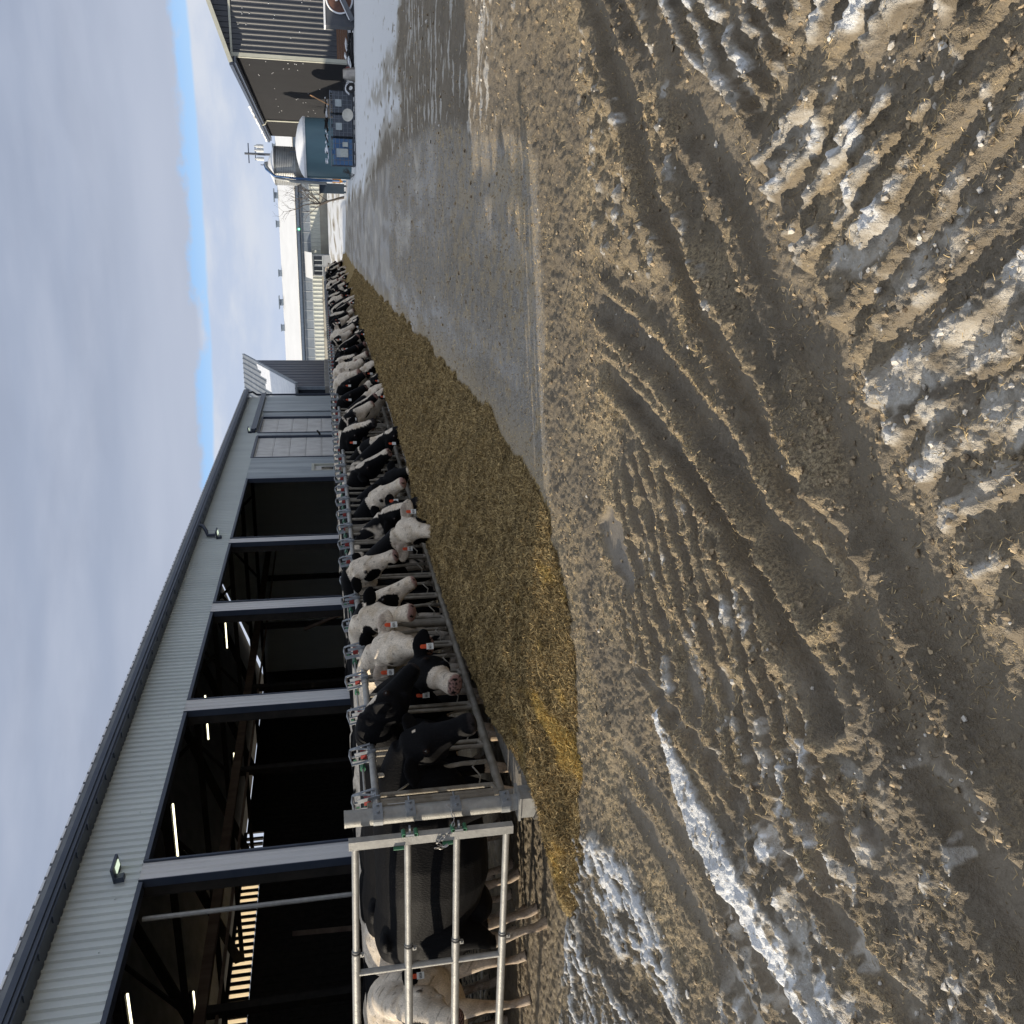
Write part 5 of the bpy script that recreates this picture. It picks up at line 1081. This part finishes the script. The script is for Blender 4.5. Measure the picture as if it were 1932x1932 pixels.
def paint(me, fr, bias, seed, head='k', blobs=(), legs='w', scale=1.7, nose='pink', ear='k', bodyfix=(), tint=1.0):
    n = len(me.vertices); co = np.empty(n * 3, np.float32); me.vertices.foreach_get('co', co); co = co.reshape(-1, 3)
    P = np.array(fr['P']); d = co - P; t = d @ np.array(fr['h']) / fr['L']; la = d @ np.array(fr['s']) / fr['f']; up = d @ np.array(fr['u']) / fr['f']
    inhead = (t > -.16) & (t < 1.2) & (np.abs(la) < .36) & (up < .15) & (up > -.30)
    nz = fbm(co[:, 0] * scale + seed * 3.1 + co[:, 1] * .7, co[:, 2] * scale + co[:, 1] * 1.3 * np.sign(co[:, 1] + .01) + seed, 4, seed)
    edge = .04 * fbm(co[:, 0] * 14, co[:, 2] * 14 + co[:, 1] * 9, 3, seed + 9)
    val = nz + bias + edge
    val = np.where((co[:, 2] < .50) & (legs == 'w'), -1, val); val = np.where((co[:, 2] < .72 - .1 * np.abs(co[:, 1])) & (np.abs(co[:, 0] + .75) < .5) & (np.abs(co[:, 1]) < .22), val - .4, val)
    for (cx, cy, cz, rx, ry, rz, c) in bodyfix:
        q = ((co[:, 0] - cx) / rx) ** 2 + ((co[:, 1] - cy) / ry) ** 2 + ((co[:, 2] - cz) / rz) ** 2 + 3.5 * edge; val = np.where(q < 1, 1 if c == 'k' else -1, val)
    hv = np.full(n, 1.0 if head == 'k' else -1.0)
    for (bt, bl, bu, rt, rl, ru, c) in blobs:
        q = ((t - bt) / rt) ** 2 + ((la - bl) / rl) ** 2 + ((up - bu) / ru) ** 2 + 4 * edge; hv = np.where(q < 1, 1.0 if c == 'k' else -1.0, hv)
    w = sst(-.22, -.10, t + edge) * inhead
    val = np.where(w > .5, hv, val)
    earm = inhead & (np.abs(la) > .128) & (t < .22) & (t > -.12)
    val = np.where(earm, 1.0 if ear == 'k' else -1.0, val)
    k = sst(-.035, .035, val)[:, None]
    col = WHT * tint * (1 - k) + BLK * k
    tanm = (sst(.0, .38, fbm(co[:, 0] * 8 + seed, co[:, 2] * 8 + co[:, 1] * 6, 5, seed + 41)) * .40 * (1 - k[:, 0]))[:, None]; col = col * (1 - tanm) + np.array([[.46, .34, .20]]) * tanm
    innr = earm & (up > -.055) & (np.abs(la) < .26) & (ear != 'k'); col = np.where(innr[:, None], col * .6 + PNK * .16, col)
    ring = sst(1.3, .6, ((t - .275) / .050) ** 2 + ((up + .016) / .021) ** 2 + 5 * edge)[:, None] * (inhead & (np.abs(la) > .075))[:, None]; col = col * (1 - ring * .85) + np.array([.02, .012, .01]) * ring; nm = sst(.93, .975, t + edge * .8 - .25 * np.clip(-.07 - up, 0, 1) * 3)[:, None] * inhead[:, None]; nc = PNK if nose == 'pink' else np.array([.035, .03, .03]); 
    spot = (vn(co[:, 0] * 60, co[:, 2] * 60 + co[:, 1] * 30, seed) > .18)[:, None]; ncol = np.where(spot & (nose == 'mix'), np.array([[.04, .03, .03]]), (PNK * .85 if nose == 'mix' else nc)[None])
    col = col * (1 - nm) + ncol * nm
    nos = inhead & (((t - .975) / .055) ** 2 + ((np.abs(la) - .040) / .018) ** 2 + ((up + .022) / .026) ** 2 < 1); col = np.where(nos[:, None], .012, col)
    mouth = inhead & (t > .80) & (np.abs(up + .082 + .02 * (t - .8)) < .0045) ; col = np.where(mouth[:, None], col * .25, col)
    dirt = (sst(.75, .25, co[:, 2]) * .45 + sst(.0, .4, fbm(co[:, 0] * 5, co[:, 2] * 5 + co[:, 1] * 4, 4, seed + 3)) * .30 * sst(1.3, .8, co[:, 2]))[:, None]
    col = col * (1 - dirt) + np.array([[.17, .10, .055]]) * dirt * (.03 + 1.25 * (1 - k))
    hoof = co[:, 2] < .055; col = np.where(hoof[:, None], np.array([[.05, .038, .03]]), col)
    mott = (1 - k[:, 0]) * (vn(co[:, 0] * 26, co[:, 2] * 26 + co[:, 1] * 20, seed + 31) > .56); col = np.where(mott[:, None], col * .55, col)
    ca = me.color_attributes.get('coat') or me.color_attributes.new('coat', 'FLOAT_COLOR', 'POINT')
    ca.data.foreach_set('color', np.concatenate([col, np.ones((n, 1))], 1).astype(np.float32).ravel())
def tag_mesh(txt=None):
    mb = MB(); mb.tube([(0, -.006, 0), (0, .010, 0)], .019, 14); mb.box(-.019, -.002, -.042, .019, .004, -.004); me = mb
    w = MB(); w.box(-.028, -.003, -.105, .028, .003, -.040); return mb, w
def add_face(root, fr, txt=None, which=(0, 1), face_dir=None):
    for sg in (-1, 1):
        c = fr['P'] + fr['h'] * .275 * fr['L'] + fr['s'] * sg * .111 * fr['f'] - fr['u'] * .016 * fr['f']
        mb = MB().lump((0, 0, 0), (.021, .021, .019), 1, 2, rough=0); e = mb.build('eye', M_eye, root, True); e.location = c
    for i in which:
        pos, ed, f = fr['ears'][i]
        T = bpy.data.objects.new('ear_tag', None); COL.objects.link(T); T.parent = root; T.empty_display_size = .05
        a, b = tag_mesh(); ey = face_dir if face_dir is not None else f
        yv = -Vector((ey.x, ey.y, 0)).normalized() if Vector((ey.x, ey.y, 0)).length > .1 else Vector((0, 1, 0)); zv = Vector((0, 0, 1)); xv = yv.cross(zv)
        m = Matrix.Identity(4)
        for r_ in range(3): m[r_][0], m[r_][1], m[r_][2] = xv[r_], yv[r_], zv[r_]
        pos = pos + f * .022 - Vector((0, 0, .008)); m[0][3], m[1][3], m[2][3] = pos
        T.matrix_local = m
        a.build('orange_button', M_tagO, T); p = b.build('white_plate', M_tagW, T)
        if txt:
            cu = bpy.data.curves.new('number', 'FONT'); cu.body = txt; cu.size = .036; cu.extrude = .0008; cu.align_x = 'CENTER'; cu.align_y = 'CENTER'; cu.offset = .0006
            oo = bpy.data.objects.new('n', cu); COL.objects.link(oo); dg = bpy.context.evaluated_depsgraph_get(); me = bpy.data.meshes.new_from_object(oo.evaluated_get(dg)); bpy.data.objects.remove(oo)
            for v in me.vertices: x, y, z = v.co; v.co = (x * .62, -.0045 + z * .3, y - .073)
            me.materials.clear(); me.materials.append(M_ink); no = bpy.data.objects.new('number', me); COL.objects.link(no); no.parent = T
SX = -4.72
COWS = []
def cow(label, P, N, sy=None, sx=SX, rz=0.0, voxel=.0125, group='cows feeding along the headlocks', txt=None, tags=(0, 1), walk=.05, roll=0, neck=None, k=1.12, lf=1.0, face=(.5, -.85, 0), **pk):
    P = Vector(P); N = Vector(N); sy = P.y if sy is None else sy; base = Vector((sx, sy, -.17)); R = Matrix.Rotation(-rz, 3, 'Z'); Pl = R @ (P - base); Nl = R @ (N - base)
    E = empty('holstein_cow', base, rz); tag(E, label, 'cow', group)
    me, fr = cow_mesh(Pl, Nl, voxel, lf=lf, walk=walk, roll=roll, bscale=k, neck_from=(R @ Vector(neck)) if neck else None); paint(me, fr, **pk)
    me.name = 'body'; b = bpy.data.objects.new('body', me); COL.objects.link(b); b.parent = E
    add_face(E, fr, txt, tags, R @ Vector(face)); COWS.append(E); return E
def herd():
    g = 'cows feeding along the headlocks'
    cow('all black cow behind the gate with head low and a small white fleck', (-4.00, 6.01, 1.07), (-3.78, 5.92, .57), 6.02, sx=-4.64, k=1.07, lf=.84, bias=.9, seed=3, head='k', legs='w', ear='k', nose='k', tags=(), walk=-.10, blobs=[(.16, 0.02, .03, .035, .012, .03, 'w')], )
    cow('big black headed cow with a white forehead patch looking up the alley', (-4.00, 6.50, 1.32), (-3.78, 6.84, .96), 6.75, bias=.7, seed=5, head='k', ear='k', nose='k', tags=(), blobs=[(.10, -.03, .03, .12, .06, .05, 'w')])
    cow('cow with a black head, white muzzle and ear tag 6613', (-4.00, 7.12, .92), (-3.90, 6.64, .62), 7.40, bias=.3, seed=8, head='k', ear='k', nose='mix', txt='6613', tags=(0, 1), blobs=[(.85, 0, -.05, .40, .2, .2, 'w')])
    cow('cream white cow facing the camera with ear tag 6591', (-4.00, 7.62, 1.20), (-3.82, 7.27, .77), 8.05, bias=-.8, seed=10, head='w', ear='w', nose='mix', txt='6591', blobs=[])
    cow('white faced cow with a black patch behind the eye, beside the cream cow', (-4.00, 8.31, 1.30), (-3.84, 8.06, .84), 8.70, bias=-.2, seed=13, head='w', ear='k', nose='pink', tags=(), blobs=[(.10, -.11, -.06, .14, .06, .09, 'k'), (.12, .11, -.08, .16, .06, .1, 'k')])
    cow('white blazed cow with large black eye patch and ear tag 6517', (-4.00, 8.68, 1.22), (-3.76, 8.72, .76), 9.30, bias=.2, seed=15, head='w', ear='k', nose='pink', txt='6517', blobs=[(.30, -.13, -.08, .33, .10, .10, 'k'), (.30, .13, -.08, .33, .10, .10, 'k')])
    cow('white faced cow with a black spot round the eye and black ears', (-4.00, 9.66, 1.35), (-3.80, 9.56, .88), 9.95, bias=.5, seed=17, head='w', ear='k', nose='mix', tags=(), blobs=[(.38, -.11, -.10, .22, .07, .07, 'k'), (.38, .11, -.10, .22, .07, .07, 'k'), (.82, -.07, -.08, .07, .04, .04, 'k')])
    cow('cow with its black and white head down in the silage and ear tag 6518', (-3.78, 10.27, .76), (-3.66, 9.85, .36), 10.6, bias=.35, seed=20, head='w', ear='w', nose='k', txt='6518', tags=(0, 1), blobs=[(.50, -.11, -.10, .26, .08, .09, 'k'), (.5, .11, -.10, .26, .08, .09, 'k')], bodyfix=[(.45, 0, .8, .4, .25, .22, 'k')])
    cow('cow with a creamy profile and black neck raised above the feed', (-4.00, 12.28, 1.00), (-3.70, 12.10, .58), 12.3, bias=.45, seed=22, head='w', ear='k', nose='pink', tags=(), blobs=[(.27, -.11, -.03, .05, .03, .03, 'k')], bodyfix=[(.3, 0, 1.0, .4, .4, .4, 'k')])
    cow('black cow with a white blaze down its nose in profile', (-4.00, 13.75, 1.13), (-3.68, 13.72, .66), 13.8, bias=.9, seed=24, head='k', ear='k', nose='mix', tags=(), blobs=[(.12, 0, .04, .18, .075, .09, 'w'), (.5, 0, .03, .6, .045, .07, 'w'), (.9, 0, 0, .16, .07, .1, 'w')])
    cow('black cow eating behind the blazed cow, white bits on its muzzle', (-3.94, 13.05, .72), (-3.72, 12.78, .36), 13.05, bias=.7, seed=27, head='k', ear='k', nose='k', tags=(), blobs=[(.9, 0, -.05, .12, .2, .2, 'w')])
    cow('white and black cow between the tag 6518 cow and the creamy profile', (-3.96, 11.45, .86), (-3.72, 11.20, .45), 11.5, bias=.1, seed=29, head='k', ear='k', nose='k', tags=(1,), blobs=[(.3, 0, .04, .5, .04, .06, 'w')])
    y2 = 'cows standing in the yard behind the gate'
    cow('white cow behind the gate with ear tag 6656, face turned to the camera', (-6.62, 5.90, 1.12), (-6.44, 5.50, .72), 6.42, sx=-7.1, rz=rad(-22), group=y2, bias=-1, seed=31, head='w', ear='k', nose='mix', txt='6656', blobs=[(.42, -.07, .0, .30, .035, .06, 'k'), (.06, -.1, -.02, .08, .04, .05, 'k')], walk=.08, face=(.75, -.66, 0))
    cow('white calf faced cow sniffing low behind the second gate bar', (-6.28, 6.55, .92), (-6.22, 6.25, .50), 7.1, sx=-6.95, rz=rad(-14), group=y2, bias=-.6, seed=33, head='w', ear='w', nose='pink', tags=(1,), blobs=[])
    for i, (x, y, rz, sd, bias, lab) in enumerate(((-7.35, 8.3, 12, 41, .1, 'black and white cow in the yard nearest the second barn pillar'), (-7.5, 10.4, 40, 43, -.3, 'mostly white cow in the yard in front of the third barn bay'), (-7.3, 13.4, 150, 47, .3, 'mostly black cow turned away in the yard'),
                       (-7.1, 16.3, 20, 49, .0, 'spotted cow in the yard before the fourth barn bay'), (-7.4, 19.5, 100, 51, .2, 'dark cow standing across the yard behind the row'))):
        a = rad(rz); d = Vector((math.cos(a), math.sin(a), 0)); b = Vector((x, y, -.17)); P = b + d * .78 + Vector((0, 0, 1.42 if i % 2 == 0 else 1.28)); N = P + d * .34 + Vector((0, 0, -.36))
        cow(lab, P, N, y, sx=x, rz=a, voxel=.022, group=y2, bias=bias, seed=sd, head='k' if bias > 0 else 'w', ear='w' if i % 2 else 'k', nose='k', blobs=[(.4, 0, .03, .5, .04, .08, 'w')], tags=(0,))
    # the long row
    protos = []
    rn = random.Random(12)
    specs = [('k', .35, [(.4, 0, .04, .6, .045, .08, 'w')], 'black headed cow with a narrow white blaze in the far row'), ('w', -.2, [(.33, -.12, -.08, .28, .08, .09, 'k'), (.33, .12, -.08, .28, .08, .09, 'k')], 'white faced cow with dark cheeks in the far row'),
             ('k', .8, [], 'all black headed cow in the far row'), ('w', -.6, [], 'almost white cow in the far row'), ('k', .2, [(.15, 0, .04, .15, .06, .08, 'w'), (.85, 0, -.05, .2, .2, .2, 'w')], 'black cow with white star and muzzle in the far row'), ('w', .1, [(.1, 0, -.02, .22, .2, .2, 'k')], 'cow with black crown and white face in the far row')]
    poses = [((.66, .0, 1.28), (.98, -.02, .86)), ((.84, -.05, .80), (1.06, -.18, .40)), ((.66, .05, 1.40), (.90, .16, .96)), ((.64, -.05, 1.42), (.84, -.32, 1.02)), ((.86, .02, .74), (1.10, .08, .36)), ((.68, .0, 1.14), (.96, -.12, .72))]
    for i, (hd, bias, bl, lab) in enumerate(specs):
        for j in range(2):
            p, n = poses[(i + j * 3) % 6]; P = Vector(p); N = Vector(n)
            P = P + Vector((.08, 0, 0)); N = P + (Vector(n) - Vector(p)) * 1.12; me, fr = cow_mesh(P, N, .020 if j == 0 else .026, wb=.76, walk=.06, bscale=1.12); paint(me, fr, bias, 60 + i * 3 + j, head=hd, blobs=bl, ear='k' if (i + j) % 3 else 'w', nose=('pink', 'k', 'mix')[(i + j) % 3])
            E = empty('holstein_cow', (-4.74, 14.6, -.17)); tag(E, lab, 'cow', g); me.name = 'body'; b = bpy.data.objects.new('body', me); COL.objects.link(b); b.parent = E
            add_face(E, fr, None, (0,), Vector((.6, -.8, 0))); protos.append(E)
    y = 14.75; used = 0
    order = []
    while len(order) < 120:
        o_ = list(range(12)); rn.shuffle(o_); order += o_
    k = 0
    while y < 64.5:
        i = order[k]; k += 1
        if i % 2 == 1 and y < 24 and rn.random() < .4: i -= 1
        E = protos[i]
        if E.get('used'): E = copy_tree(E)
        else: E['used'] = 1
        E.location = (-4.74 + rn.uniform(-.10, .14), y, -.17 + (rn.uniform(-.03, .03))); E.rotation_euler = (0, 0, rad(rn.uniform(-9, 7)))
        y += .61 * (1 if rn.random() < .88 else 2) + rn.uniform(-.02, .04)
    for x, yy, a in ((-7.2, 7.2, 30), (-8.0, 9.2, -60), (-7.6, 11.6, 5), (-8.1, 12.4, 80), (-7.3, 15.0, -20), (-8.0, 17.6, 160), (-7.4, 21.4, 20), (-7.9, 23.6, -35), (-7.3, 26.2, 75), (-7.7, 29.4, 10), (-7.6, 33.0, 140), (-7.4, 37.5, -15)):
        E = copy_tree(protos[rn.choice((0, 2, 4, 6, 8, 10))]); E.location = (x, yy, -.17); E.rotation_euler = (0, 0, rad(a)); E['label'] = 'black and white cow standing loose in the yard, half hidden behind the feeding row'; E['group'] = 'loose cows between the feeding row and the barn'
    for p in protos:
        if not p.get('used'):
            for c in list(p.children_recursive): bpy.data.objects.remove(c)
            bpy.data.objects.remove(p)
    for o in COL.objects:
        if 'used' in o: del o['used']
herd()
